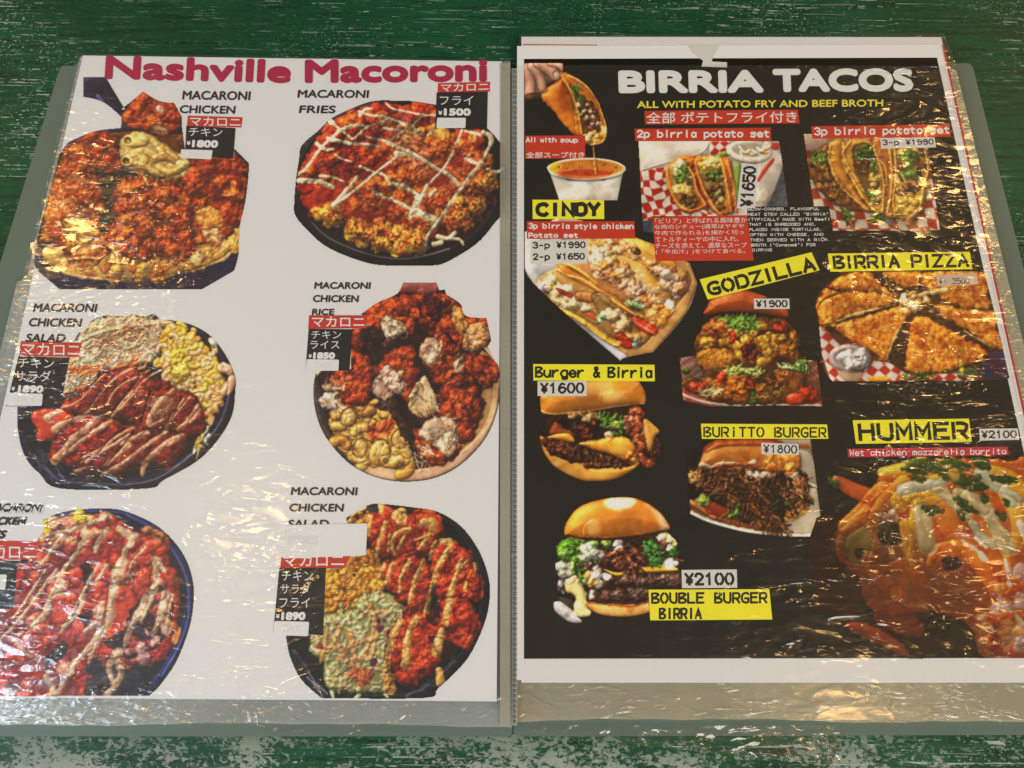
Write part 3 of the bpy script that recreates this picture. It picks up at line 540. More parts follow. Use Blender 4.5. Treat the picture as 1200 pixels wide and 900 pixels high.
MEAT = [C('4c2814','7c4824'), C('5c3218','946030'), C('38200f','5c3418')]
HERB = [C('2c4414','4c6c20'), C('3c5c1c','6c9030'), C('587828','90a848')]

def dish_dipped_taco():
    d = Dish('taco_over_cup', 610, 70, 5.294, [(22,20),(262,20),(265,75),(330,100),(420,170),(480,260),(500,310),(540,440),(515,520),(455,530),(462,605),(560,615),(650,660),(655,690),(635,710),(600,872),(240,872),(185,715),(160,665),(190,630),(300,612),(400,612),(400,470),(330,465),(270,405),(130,250),(22,250)], '16120c', 21)
    # cup
    d.area([(180,700),(240,880),(605,880),(640,700),(520,750),(300,750)], C('b8b0a0','e4dccc','d0c4b0'), h=3, edge=12, gloss=.2, smooth=False)
    d.ell(410,680,250,72,0, C('d0c4b4','ece4d8'), h=5, edge=3, gloss=.4)
    d.ell(410,675,228,58,0, C('b4641c','d88c2c','c87820'), h=-2, edge=3, keep=1, gloss=.5)
    d.ell(400,705,170,32,0, C('8c2c10','b84c18','a03c14'), h=1, edge=2, keep=1, gloss=1)
    d.ell(215,665,40,26,-.5, C('d8a020','e8b830'), h=.5); d.speck([(190,640),(620,640),(600,700),(220,700)], C('402010','6c3818'), 2.5, .72, .8)
    # hand
    F = C('a8745c','cc9c84','b88068')
    d.area([(22,20),(262,20),(260,70),(235,135),(180,150),(140,210),(90,250),(22,250)], C('8c5c48','b48470','9c6c58'), h=6, edge=16)
    for p, a, b in [([(30,60),(60,130),(60,220)],40,34), ([(80,40),(120,110),(140,180)],38,30), ([(120,20),(180,60),(215,100)],42,36), ([(190,20),(245,40),(262,60)],24,18)]: d.line(p, a, F, h=8, r2=b, wob=.08, gloss=.3, keep=.5)
    d.ell(222,95,18,26,-.3, C('dcb4a0','ecccbc'), h=2, gloss=.8)
    d.area([(22,220),(120,205),(110,250),(22,250)], C('5c3828','7c5040'), h=2, edge=6)
    # taco
    d.area([(245,75),(330,100),(420,165),(480,250),(515,340),(540,440),(520,510),(440,535),(360,480),(340,400),(330,260),(280,160)], C('c0641c','d88430','cc7424'), h=7, edge=12, warp=1, gloss=.6)
    d.area([(300,130),(345,200),(400,240),(470,300),(500,400),(480,460),(400,470),(360,400),(340,280)], C('5c3c1c','8c6030','4c3418'), h=2, edge=6, warp=3)
    d.shreds([(320,160),(350,140),(380,260),(350,310)], 20, (4,10), (.6,1.5), HERB, ang=1.1, spread=.8, h=2)
    d.lumps([(345,270),(440,270),(490,400),(460,460),(380,440),(350,360)], 36, (2,4.5), [C('6c3018','9c5c38'), C('8c6c40','b89868'), C('4c2410','6c3c20'), C('c09c7c','d8b898')], h=3, gloss=.8)
    d.lumps([(350,280),(380,300),(380,400),(350,380)], 8, (2,4), HERB, h=2)
    d.area([(130,240),(150,190),(240,120),(270,120),(310,200),(345,300),(375,470),(330,465),(270,405),(200,320)], C('a85414','cc7420','d88830','b86018'), h=9, edge=18, warp=1.5, gloss=.7)
    d.line([(255,100),(310,190),(345,290),(370,400),(380,460)], 8, C('dc9038','eca850'), h=4)
    d.line([(300,100),(400,150),(470,230),(510,320),(535,430),(510,510),(440,530)], 9, C('e0a048','ecb868'), h=4, gloss=.8)
    d.lumps([(390,470),(520,430),(530,490),(450,525),(400,515)], 14, (3,5.5), [C('d89838','ecbc60'), C('e0b468','f0d090')], h=4, gloss=.9)
    d.line([(452,530),(458,600),(468,710)], 6, C('a87440','d8a870'), h=3, gloss=1)
    return add(d.done(gain=0.90), 1)

def dish_two_tacos():
    d = Dish('tacos', 740, 145, 5.453, [(45,110),(945,110),(1000,528),(740,528),(740,592),(135,592),(140,695),(75,688)], 'b8a890', 22)
    d.area([(45,105),(1000,105),(1000,700),(60,700)], C('c8b8a4','dcd0c0'), h=0, edge=3, smooth=False)
    d.area([(940,100),(1010,100),(1010,540),(860,540),(960,250)], C('4c5058','6c7078'), h=1, edge=4, smooth=False)
    d.area([(45,590),(140,590),(140,700),(70,700)], C('3c4450','5c6068'), h=0, edge=3, smooth=False)
    d.area([(45,110),(500,110),(480,190),(220,270),(60,300)], C('d8ccb8','ece4d4','c8bca8'), h=3, edge=20, smooth=False)
    d.line([(60,300),(250,240),(440,190),(500,120)], 4, C('a89c8c','b8ac9c'), h=2)
    d.checker([(55,300),(225,275),(260,430),(330,540),(480,560),(600,595),(60,620)], ('b82c18','e8dccc'), (60,320), (48,-8), (12,44), bend=2.2)
    d.checker([(505,112),(630,112),(620,190),(500,200)], ('b82c18','e8dccc'), (505,120), (30,30), (-30,30))
    d.area([(860,110),(960,200),(960,300),(860,525),(740,525),(800,260)], C('c8bcac','e0d4c4','b4a898'), h=4, edge=14)
    d.line([(905,230),(850,300),(810,360)], 12, C('b8301c','c84c30'), h=1); d.area([(895,125),(938,125),(938,165),(900,165)], C('c83c24','d85034'), h=1, edge=3)
    for pts, inner in [([(230,260),(300,215),(380,200),(420,230),(380,300),(370,360),(420,460),(480,520),(400,560),(330,560),(270,470),(230,400),(220,320)], 0), ([(400,240),(440,200),(560,210),(640,240),(640,330),(660,500),(640,570),(560,590),(490,520),(440,430),(410,330)], 1)]:
        d.area(pts, C('c05c1c','dc8030','cc6c24'), h=8, edge=12, warp=2, gloss=.6)
    d.area([(370,290),(420,320),(440,420),(490,520),(480,560),(420,480),(370,380)], C('a8481a','c8682c','b45420'), h=6, edge=6, gloss=.6)
    d.area([(245,260),(330,225),(370,260),(365,360),(420,470),(390,530),(320,540),(280,450),(250,350)], C('8c6434','b08c50','6c5030'), h=3, edge=8, warp=3, keep=.6)
    d.area([(420,250),(560,220),(580,300),(600,480),(590,560),(540,540),(480,450),(440,340)], C('8c6c3c','b8944c','6c5428'), h=3, edge=8, warp=3, keep=.6)
    d.lumps([(250,260),(330,235),(350,300),(280,330)], 12, (2,5), [C('8c9450','b8b870'), C('d8c090','ecdcb0')], h=3)
    d.shreds([(270,280),(360,270),(370,380),(290,390)], 26, (4,10), (.8,2.2), HERB + [C('90a850','c0cc80')], spread=3, h=2.5, gloss=.7)
    d.lumps([(260,400),(370,390),(370,450),(280,450)], 14, (3,6), [C('d8b060','ecd090'), C('c89848','e0b868')], h=3)
    d.lumps([(300,450),(400,450),(440,520),(340,550)], 34, (2,4), MEAT + [C('8c7c40','a89858')], h=3)
    d.lumps([(430,220),(560,215),(580,280),(450,300)], 26, (2,5), [C('d8a850','ecc880'), C('c09040','d8b060'), C('b0b060','c8c880')], h=3)
    d.shreds([(470,290),(560,290),(560,350),(480,340)], 16, (4,9), (.8,2), HERB, spread=3, h=2.5, gloss=.6)
    d.lumps([(460,350),(590,340),(600,560),(560,560),(490,440)], 46, (2,4), MEAT + [C('6c7430','8c9450'), C('a89048','c4ac60')], h=2.5)
    for p in [[(365,280),(400,340),(420,430),(480,520)], [(410,250),(430,340),(470,440),(540,550),(580,590)], [(570,230),(600,330),(620,450),(640,570)], [(610,240),(640,330),(660,450),(670,560)], [(225,280),(240,400),(300,520),(380,560)]]:
        d.line(p, 9, C('d87c30','e89848','c8641c'), h=4, gloss=.8, wob=.3)
    d.line([(380,560),(430,545),(475,520)], 8, C('c85c20','dc7c38'), h=3); d.line([(490,500),(560,590)], 7, C('e08c40','d07828'), h=3)
    d.area([(650,270),(700,265),(690,400),(680,520),(660,420)], C('6c8434','98a850'), h=4, edge=6); d.area([(540,195),(620,170),(630,200),(560,215)], C('6c7c24','909c40'), h=3, edge=4)
    d.ell(755,180,148,72,.08, C('d8c8b0','ece0cc','c8b89c'), h=5, edge=5, gloss=.4); d.ell(760,165,122,50,.08, C('98907c','b0a894'), h=-1, edge=4, keep=1)
    d.shreds([(680,150),(860,150),(850,200),(700,200)], 16, (5,12), (1,2), [C('d8c8a8','e8dcc0'), C('c88c3c','dcac60')], ang=.4, spread=1.5, h=2)
    d.lumps([(780,430),(860,430),(840,520),(770,520)], 8, (4,8), [C('ccbca0','e0d4bc')], h=2)
    return add(d.done(gain=0.90), 1)

def dish_three_tacos():
    d = Dish('tacos', 935, 140, 6.429, [(45,108),(960,108),(1070,835),(265,840),(235,655),(120,655)], '8c3824', 23)
    d.checker([(40,100),(1080,100),(1080,850),(100,850)], ('b03018','dccfb8'), (110,600), (75,0), (14,75), bend=1.4)
    d.area([(45,100),(300,150),(240,240),(70,230)], C('a88870','c8ac94','8c7060'), h=2, edge=12)
    d.area([(90,260),(240,180),(250,420),(430,620),(480,690),(300,650),(160,540),(90,400)], C('6c3c1c','8c542c','54301a'), h=8, edge=14, warp=3, gloss=.6)
    d.lumps([(100,340),(240,330),(300,480),(430,640),(300,640),(150,520)], 70, (2,5), MEAT + [C('a06828','c48838')], h=3, gloss=.6)
    d.shreds([(100,250),(240,240),(220,330),(110,310)], 26, (4,10), (1,2.4), HERB, spread=3, h=2)
    d.area([(240,170),(340,150),(350,260),(350,350),(460,560),(560,690),(480,680),(380,560),(260,420),(240,300)], C('b06824','d08c34','c07828'), h=8, edge=9, warp=2, gloss=.7)
    d.area([(345,170),(420,145),(560,170),(600,330),(660,480),(660,700),(580,710),(470,580),(400,460),(345,330)], C('a86c24','cc9038','b87c2c'), h=8, edge=10, warp=2, gloss=.7)
    d.area([(420,200),(540,190),(600,400),(620,620),(560,640),(480,500),(430,380)], C('4c3418','7c5828','684a20'), h=2, edge=8, warp=3)
    d.shreds([(420,210),(540,200),(580,350),(470,400)], 44, (4,10), (1,2.6), HERB + [C('20300f','34481a')], spread=3, h=2.5, gloss=.6)
    d.lumps([(430,300),(560,330),(560,420),(470,420)], 16, (2,5), MEAT, h=3)
    d.lumps([(520,400),(620,400),(630,640),(560,640)], 18, (3,6), [C('b89c50','d8c078'), C('a88838','c8a850')], h=4, gloss=.8)
    d.shreds([(480,530),(560,560),(540,600)], 8, (3,8), (1,2), HERB, h=2)
    d.area([(560,160),(730,160),(760,700),(660,720),(640,460)], C('a85c20','cc8030','8c4818'), h=7, edge=8, gloss=.7)
    d.area([(730,230),(960,230),(990,380),(950,640),(860,760),(720,730),(735,450)], C('b88430','d8a844','c09038'), h=7, edge=14, warp=3, gloss=.8)
    d.lumps([(750,240),(940,240),(950,440),(770,450)], 40, (3,7), HERB + MEAT, h=3, gloss=.7)
    d.lumps([(740,500),(900,490),(900,600),(750,590)], 20, (3,6), MEAT + [C('a87830','c89840')], h=3)
    d.lumps([(740,600),(930,600),(880,740),(740,740)], 24, (4,8), [C('d0a040','e4c060'), C('c08c30','d8ac48')], h=3, gloss=.9)
    for p, a in [([(245,200),(240,320),(300,470),(400,580),(520,680)],10), ([(345,180),(345,330),(420,470),(500,600),(600,710)],11), ([(400,160),(350,240),(370,340),(450,470)],9), ([(570,200),(620,360),(650,500),(640,700)],10), ([(690,220),(710,400),(700,560),(670,720)],11), ([(730,230),(740,420),(720,600),(730,700)],9), ([(960,240),(985,380),(950,500),(930,640)],9), ([(290,450),(380,560),(470,640)],6), ([(600,300),(660,360),(670,500)],7)]:
        d.line(p, a, C('c88430','e4a850','d8983c'), h=4, gloss=.9, wob=.4)
    d.line([(930,670),(830,780)], 24, C('c87c40','dc9c60'), h=5)
    d.shreds([(340,700),(430,720),(400,780),(340,760)], 14, (4,9), (1,2.4), HERB, h=2); d.shreds([(530,710),(650,720),(640,770),(560,770)], 18, (4,9), (1,2.4), HERB, h=2)
    d.area([(650,750),(710,750),(720,790),(660,780)], C('6c7888','8c94a0'), h=1, edge=3)
    return add(d.done(gain=0.85), 1)

def dish_chicken_tacos():
    d = Dish('taco_tray', 610, 255, 5.295, [(25,90),(190,20),(240,8),(380,18),(840,170),(1050,285),(1098,410),(1030,590),(825,835),(665,865),(620,888),(330,640),(75,400),(25,300)], 'c0b4a8', 24, lim=25)
    d.area([(20,60),(240,0),(240,300),(120,420),(75,410),(22,290)], C('b4b0b0','d8d4d4','c4c0c0'), h=4, edge=14, warp=2)
    d.area([(300,610),(420,660),(660,830),(665,868),(620,890),(480,770)], C('b8b8c4','d8d8e0'), h=4, edge=6, smooth=False)
    d.area([(600,100),(840,165),(1050,285),(1100,410),(1030,590),(825,838),(680,870),(560,790),(760,700),(940,500),(960,330)], C('b88448','d4a468','c09050'), h=4, edge=8, gloss=.3, smooth=False)
    d.area([(1035,330),(1060,420),(960,560),(800,760),(740,800),(900,560),(990,420)], C('9c6c38','b8884c'), h=0, edge=5)
    d.area([(80,430),(130,370),(230,300),(420,140),(640,130),(840,180),(960,280),(1030,350),(1020,460),(940,500),(960,580),(850,700),(740,800),(640,800),(440,690),(200,550)], C('b8803c','d8a458','a86c30'), h=6, edge=12, warp=3, gloss=.6)
    SH = [C('c8742c','e49c58'), C('d0a070','e8c898'), C('b86c38','d89868'), C('c88c5c','e0b48c')]
    # three tacos, back to front
    d.area([(640,130),(740,130),(870,200),(950,250),(975,340),(940,420),(820,330),(700,220)], C('c07c28','dca044','e8b454'), h=6, edge=10, warp=1, gloss=.5)
    d.lumps([(500,140),(660,140),(800,240),(900,330),(860,360),(700,260),(560,200)], 50, (2,6), SH + [C('a04818','c86c28')], h=4, gloss=.7)
    d.ell(715,210,36,22,.4, C('4c3c20','6c5830'), h=3, gloss=1)
    d.lumps([(830,320),(930,330),(1020,360),(1010,460),(940,490),(870,420)], 34, (3,8), [C('c88860','e8c8a8'), C('a86844','cc9068'), C('d8a880','f0d8c0')], h=5, grain=.6, gloss=.8)
    d.area([(560,240),(640,235),(760,290),(850,380),(890,470),(860,480),(760,480),(640,380)], C('d09038','e8b050','f0c070'), h=5, edge=14, gloss=.6)
    d.lumps([(640,320),(740,340),(860,470),(760,480)], 16, (3,6), [C('d8b888','e8d0a8')], h=2, alpha=.6)
    d.area([(300,290),(420,170),(560,240),(700,330),(740,460),(860,500),(900,560),(800,640),(600,500),(420,400)], C('b87038','d09458','c48048'), h=6, edge=12, warp=3, gloss=.6)
    d.lumps([(400,180),(540,180),(580,280),(440,290)], 26, (3,7), [C('e0c090','f4e4c4'), C('d8a868','ecc890')], h=3.5, gloss=.8)
    d.shreds([(430,200),(540,220),(520,290)], 14, (5,12), (.8,1.6), [C('f0e0c8','fcf4e8')], ang=1, spread=.6, h=1.5)
    d.lumps([(430,290),(640,290),(700,380),(640,420),(480,370)], 52, (3,7), SH, h=4.5, grain=.6, gloss=.8)
    d.lumps([(600,400),(720,400),(780,520),(660,500)], 26, (3,8), [C('c89470','e4c0a0'), C('b87c54','d8a884')], h=5, grain=.4, gloss=.9)
    d.lumps([(740,480),(890,480),(880,560),(760,560)], 26, (2,6), SH, h=4, gloss=.7)
    d.ell(925,545,34,38,.3, C('dcc8a8','f4e8d0'), h=5, gloss=1, warp=1)
    d.lumps([(780,560),(930,560),(880,680),(800,660)], 30, (3,7), [C('d87c24','f0a440'), C('e08c3c','f8b870')], h=3, gloss=.9)
    d.lumps([(650,490),(790,560),(770,600),(670,540)], 12, (3,5), [C('586c30','8c9c54'), C('c8c8a8','e8e8d0'), C('90a060','b8c490')], h=3, gloss=.8)
    d.line([(290,290),(380,340),(470,420),(600,520),(700,590),(760,620)], 15, C('c88434','e8ac50','d89840'), h=5, r2=12, wob=.25, gloss=.6)
    d.area([(225,290),(270,290),(380,350),(480,420),(620,520),(740,610),(700,620),(560,560),(420,450),(260,360)], C('a85c1c','cc8030','b86c24'), h=6, edge=8, gloss=.6)
    d.line([(230,320),(280,360),(380,380),(470,440),(580,520),(720,610)], 7, C('e0a04c','ecb868'), h=3)
    d.area([(120,400),(220,340),(320,380),(440,440),(560,560),(700,640),(760,760),(700,800),(600,760),(440,650),(240,550)], C('b07838','d09c54','c08c48'), h=5, edge=10, warp=2, gloss=.6)
    d.lumps([(120,390),(220,370),(300,450),(200,490)], 16, (4,8), [C('d8c090','f0e4c0'), C('c8a468','e0c890')], h=4, gloss=.8)
    d.lumps([(200,460),(440,560),(420,590),(200,520)], 20, (4,9), [C('e8c898','f8e8cc'), C('d8a868','f0cc98')], h=5, grain=.6, gloss=.7, asp=(.4,.6), rot=.4)
    d.area([(335,470),(400,455),(470,480),(440,530),(360,520)], C('a86430','c88850','8c4c20'), h=5, edge=6, warp=2)
    d.area([(440,480),(520,470),(600,570),(560,620),(480,590)], C('98703c','c09c64'), h=3, edge=8, warp=3)
    d.lumps([(540,590),(660,600),(700,700),(620,720),(550,650)], 30, (4,8), [C('d8a468','f0cc9c'), C('b87c44','d8a46c'), C('e8c090','f8e0c0')], h=5, grain=.6, gloss=.9)
    d.lumps([(600,700),(760,740),(740,780),(660,740)], 10, (4,7), [C('c88444','e8ac70')], h=4)
    RT = C('b83014','dc5028','cc4020')
    d.area([(215,440),(240,440),(330,480),(320,505),(250,475)], RT, h=4, edge=4, smooth=False); d.area([(385,590),(440,580),(475,610),(470,645),(400,610)], C('d06420','ec8438'), h=3, edge=5)
    d.area([(690,620),(740,620),(850,690),(835,730),(790,725),(710,680)], RT, h=6, edge=5, gloss=.8); d.area([(585,740),(620,712),(710,785),(690,810),(640,808)], RT, h=6, edge=5, gloss=.8)
    d.line([(700,640),(830,720)], 5, C('e88860','f0a888'), h=1)
    d.lumps([(480,600),(530,600),(520,650),(480,640)], 5, (3,5), [C('b8c0a0','dce0cc'), C('6c8044','90a068')], h=3, gloss=1); d.lumps([(700,740),(740,780),(720,820),(700,810)], 5, (3,5), [C('6c7844','90985c'), C('a8a89c','c8c8c0')], h=3)
    d.line([(130,500),(240,570),(360,630),(460,700),(560,770),(610,785)], 17, C('c8882c','ecb44c','f0c468'), h=5, wob=.3, gloss=.6)
    d.lumps([(75,420),(130,410),(160,480),(100,470)], 10, (3,6), [C('c0a0a0','dcc4c0'), C('a88070','c4a090')], h=3)
    return add(d.done(gain=0.95), 1)

def dish_tall_burger():
    d = Dish('burger', 790, 320, 5.622, [(35,560),(140,540),(130,480),(160,380),(135,370),(220,320),(240,290),(190,265),(215,220),(250,170),(420,110),(500,118),(620,160),(525,170),(525,235),(760,235),(752,300),(730,305),(820,410),(830,480),(870,570),(940,580),(978,878),(660,872),(250,880),(60,838)], '2a2010', 25)
    d.checker([(35,560),(160,540),(220,720),(60,780)], ('98584c','b89488'), (50,560), (24,10), (6,24)); d.area([(820,580),(940,575),(978,870),(840,800)], C('6c4024','8c5838','5c3418'), h=2, edge=8)
    d.checker([(880,580),(940,580),(960,700),(880,700)], ('8c3c28','a87868'), (880,580), (24,10), (6,24))
    d.area([(35,720),(200,760),(700,800),(978,830),(978,880),(250,885),(60,840)], C('b04020','cc5c38','d89880'), h=2, edge=5, gloss=.4, smooth=False)
    d.line([(55,800),(200,850),(400,872),(700,875),(970,875)], 9, C('c8b0a0','e0d0c4'), h=2)
    B = [C('5c2c0c','8c4c18'), C('8c5018','bc7c28'), C('44200c','6c3814'), C('a8702c','cc9840')]
    d.area([(140,540),(130,480),(170,370),(240,310),(380,290),(740,310),(820,410),(830,500),(870,600),(860,720),(900,760),(960,840),(800,860),(400,870),(220,830),(60,760),(60,690),(200,680)], C('4c2c10','7c4c1c','5c3814'), h=8, edge=14, warp=4, gloss=.6)
    d.lumps([(140,500),(240,320),(740,330),(820,450),(800,560),(600,600),(180,560)], 120, (3,8), B, h=4.5, grain=1, gloss=.7)
    d.lumps([(170,340),(330,330),(320,420),(200,400)], 26, (2,5), [C('6c2410','983c18'), C('8c4818','b87028')], h=3, gloss=.7)
    for p in [[(180,440),(240,420),(250,450),(170,490)], [(380,470),(430,440),(470,540),(450,590),(400,540)], [(550,420),(620,410),(640,480),(590,510),(560,470)], [(640,400),(720,400),(740,430),(670,450),(700,500),(640,480)], [(540,580),(600,550),(610,590),(560,625)], [(540,340),(610,335),(590,370),(545,375)], [(280,440),(320,440),(310,490)], [(430,420),(480,400),(500,440),(450,470)]]:
        d.area(p, C('c88820','e8ac34','d89c2c'), h=5, edge=4, warp=2, gloss=.8)
    d.area([(150,520),(240,490),(340,500),(400,530),(390,600),(300,640),(200,640),(150,590)], C('a8641c','cc882c','bc7424'), h=8, edge=12, warp=3, grain=1.6, gscale=3, gloss=.5)
    d.lumps([(690,490),(810,480),(820,560),(740,580)], 20, (4,8), [C('9c5c1c','c07c28')], h=5, grain=1)
    d.shreds([(320,290),(540,290),(540,360),(440,370),(340,350)], 70, (4,11), (1,2.4), [C('4c6c24','70943c'), C('607c2c','8cac50'), C('3c5418','587424')], spread=3, h=3, gloss=.6)
    d.lumps([(640,330),(740,340),(720,370),(650,360)], 8, (3,6), [C('982c14','b84020')], h=3, gloss=.9)
    d.lumps([(340,400),(400,400),(390,450),(340,450)], 5, (3,5), [C('982810','b03c18')], h=3); d.lumps([(460,490),(550,490),(540,570),(470,570)], 12, (3,6), [C('581810','7c2818')], h=4, gloss=1)
    d.shreds([(320,630),(440,610),(580,640),(560,700),(340,690)], 60, (5,13), (1,2.6), [C('98a040','c8cc70'), C('b8b858','dcdc90'), C('788c34','a0b050')], ang=.2, spread=1.6, h=3, gloss=.6)
    d.shreds([(660,590),(860,570),(880,600),(780,660),(700,680)], 46, (5,14), (1,2.6), [C('4c6c24','7c9c40'), C('a0ac70','ccd09c'), C('3c5c1c','5c7c2c')], ang=.5, spread=1.4, h=3, gloss=.7)
    d.area([(660,630),(840,660),(850,720),(800,780),(700,740)], C('8c4c1c','ac682c'), h=4, edge=8, warp=2)
    d.lumps([(200,720),(720,690),(740,840),(240,840)], 110, (3,8), [C('6c3810','985c20'), C('8c4c14','c07828'), C('a85c14','d48428'), C('502c10','7c4818')], h=4, grain=.8, gloss=.7)
    d.shreds([(520,740),(700,740),(730,840),(560,850)], 60, (5,12), (.6,1.3), [C('8c6028','b88840'), C('6c4418','946428')], spread=1.4, h=1.5)
    R_ = [C('b02c14','d04824'), C('982410','c03c1c')]
    d.lumps([(280,680),(340,670),(330,710),(290,710)], 3, (4,7), R_, h=4, gloss=1); d.area([(430,690),(500,690),(540,740),(510,755),(450,720)], C('b02c14','c84420'), h=3, edge=5, gloss=.9)
    d.ell(800,830,66,42,0, C('b83410','dc5420'), h=6, gloss=.9); d.lumps([(850,780),(930,790),(920,830),(860,820)], 7, (5,8), R_, h=4, gloss=1); d.lumps([(110,740),(200,740),(180,780),(110,770)], 6, (4,7), R_, h=3, gloss=.9)
    d.lumps([(360,710),(450,700),(440,760),(370,750)], 6, (6,9), [C('b05c14','dc8428')], h=4)
    for p in [[(50,630),(100,630),(100,665),(70,665)], [(510,780),(540,765),(535,815),(500,825)], [(485,840),(550,830),(550,860),(480,860)]]: d.area(p, C('385018','5c7c2c'), h=3, edge=4, warp=1, gloss=.7)
    d.shreds([(150,780),(280,760),(260,820),(170,810)], 22, (5,12), (.8,1.8), [C('b8b070','dcd8a0'), C('b89050','d8b078')], ang=-.3, spread=1, h=2)
    d.area([(190,262),(220,215),(250,170),(420,112),(500,118),(640,165),(740,230),(755,295),(660,285),(560,270),(440,258),(320,262),(215,282)], C('8c3c14','b0561e','a04818','c0642a'), h=12, edge=22, warp=.6, gloss=.7, cs=24)
    d.shreds([(230,295),(320,290),(330,330),(260,320)], 12, (4,9), (.8,1.6), [C('8c9448','b0b468'), C('a84818','c86424')], ang=0, spread=1, h=2)
    return add(d.done(gain=0.85), 1)

def dish_pizza():
    d = Dish('pizza', 950, 300, 5, [(30,300),(35,250),(70,190),(160,120),(270,92),(1015,90),(1055,240),(1110,470),(1165,715),(1000,728),(130,735),(78,665),(60,520),(48,400)], '7c4018', 26)
    d.area([(30,290),(270,90),(1020,85),(1180,740),(120,740),(60,520)], C('4c2c18','6c3c20','3c2414'), h=0, edge=4, smooth=False)
    d.checker([(45,410),(240,520),(470,630),(560,690),(980,690),(980,740),(120,740),(60,560)], ('c03c20','e8d8cc'), (60,480), (44,32), (-30,36), bend=.6)
    CR = C('a8540e','d07c1c','e09c34','c46c14','dc8c28')
    SL = [[(30,290),(75,200),(110,180),(200,205),(290,210),(430,215),(510,245),(500,285),(330,335),(160,385),(60,400),(40,350)],
          [(110,175),(180,120),(270,95),(350,100),(430,180),(490,235),(400,215),(300,210),(190,205)],
          [(130,420),(170,385),(330,345),(500,300),(600,320),(540,400),(450,610),(370,580),(250,520),(200,480)],
          [(600,360),(660,350),(760,400),(880,470),(1040,560),(1010,620),(880,650),(720,690),(570,680),(560,620),(570,500)],
          [(420,95),(640,95),(630,185),(560,190),(480,150)], [(670,95),(1010,90),(1040,200),(1060,310),(960,320),(820,280),(660,190),(650,140)],
          [(720,290),(860,300),(1070,330),(1100,450),(1130,540),(1060,530),(900,430),(780,360)]]
    for i, p in enumerate(SL):
        d.area(p, CR, h=9, edge=8, warp=3, grain=1.2, gscale=5, gloss=.6, cs=9, contrast=2.2, keep=.3)
        d.speck(p, C('9c480c','b45c12'), 6, .58, .6, .1); d.speck(p, C('ecb850','f4cc70'), 7, .62, .5, .1); d.speck(p, C('7c340a','8c4010'), 3, .68, .6, .1)
    E_ = C('b8843c','dcb878','c89850')
    for p, a in [([(60,400),(160,385),(330,330),(500,285)],6), ([(170,380),(250,345),(400,310)],9), ([(530,400),(490,490),(450,600)],8), ([(900,440),(1000,500),(1070,540)],6), ([(600,245),(700,215),(800,200)],14), ([(450,165),(430,110)],6), ([(640,100),(625,180)],6)]:
        d.line(p, a, E_, h=2.5, gloss=.6, wob=.7)
    d.line([(160,390),(330,342),(500,293)], 3, C('2c1408','4c240c'), h=-2)
    d.line([(40,300),(80,255),(150,225),(200,205)], 5, C('3c1c0c','5c3014'), h=-1); d.line([(90,180),(130,195),(180,210)], 6, C('3c2414','54341c'), h=0)
    d.lumps([(480,240),(620,220),(700,260),(640,330),(560,310)], 24, (3,7), [C('b88840','d8b068'), C('a86c2c','c89048'), C('e0c890','f0dca8')], h=3, gloss=.9)
    d.lumps([(45,360),(130,390),(130,430),(60,410)], 12, (3,7), [C('c8781c','e8a840'), C('a85010','c8701c')], h=4, gloss=1)
    d.area([(90,420),(130,420),(230,500),(220,520),(160,510)], C('5c2c18','7c4028'), h=2, edge=6); d.lumps([(220,480),(420,590),(380,610),(230,530)], 8, (3,5), [C('8c400c','a85414')], h=1)
    d.ell(232,600,128,84,.05, C('98807c','b8a098','8c7470'), h=5, edge=6, gloss=.8); d.ell(240,605,108,64,.05, C('887c78','a09490'), h=-1, keep=1, edge=4)
    d.lumps([(160,580),(310,560),(340,620),(300,670),(180,650)], 34, (3,7), [C('b8b4a8','dcd8cc'), C('8c8880','aca89c'), C('ccc8bc','ece8e0')], h=3, gloss=.8)
    d.area([(160,670),(300,680),(280,730),(200,730)], C('b89070','d0ac90'), h=2, edge=6); d.ell(400,720,70,18,0, C('d08c28','e4a840'), h=2)
    d.shreds([(500,690),(740,690),(740,730),(500,730)], 26, (4,10), (1,2.4), HERB + [C('a84c28','c87040')], h=2, ang=0, spread=1.2)
    d.area([(860,670),(950,655),(990,690),(960,720),(880,720)], C('34401c','546030'), h=3, edge=5, gloss=.7)
    d.area([(1000,620),(1060,560),(1140,570),(1170,720),(1000,725)], C('28203c','443860','5c2830'), h=1, edge=6, warp=6)
    d.area([(870,590),(900,650),(890,690),(870,660)], C('d8a830','e8c050'), h=3, edge=4)
    return add(d.done(gain=0.87, bump=.55), 1)

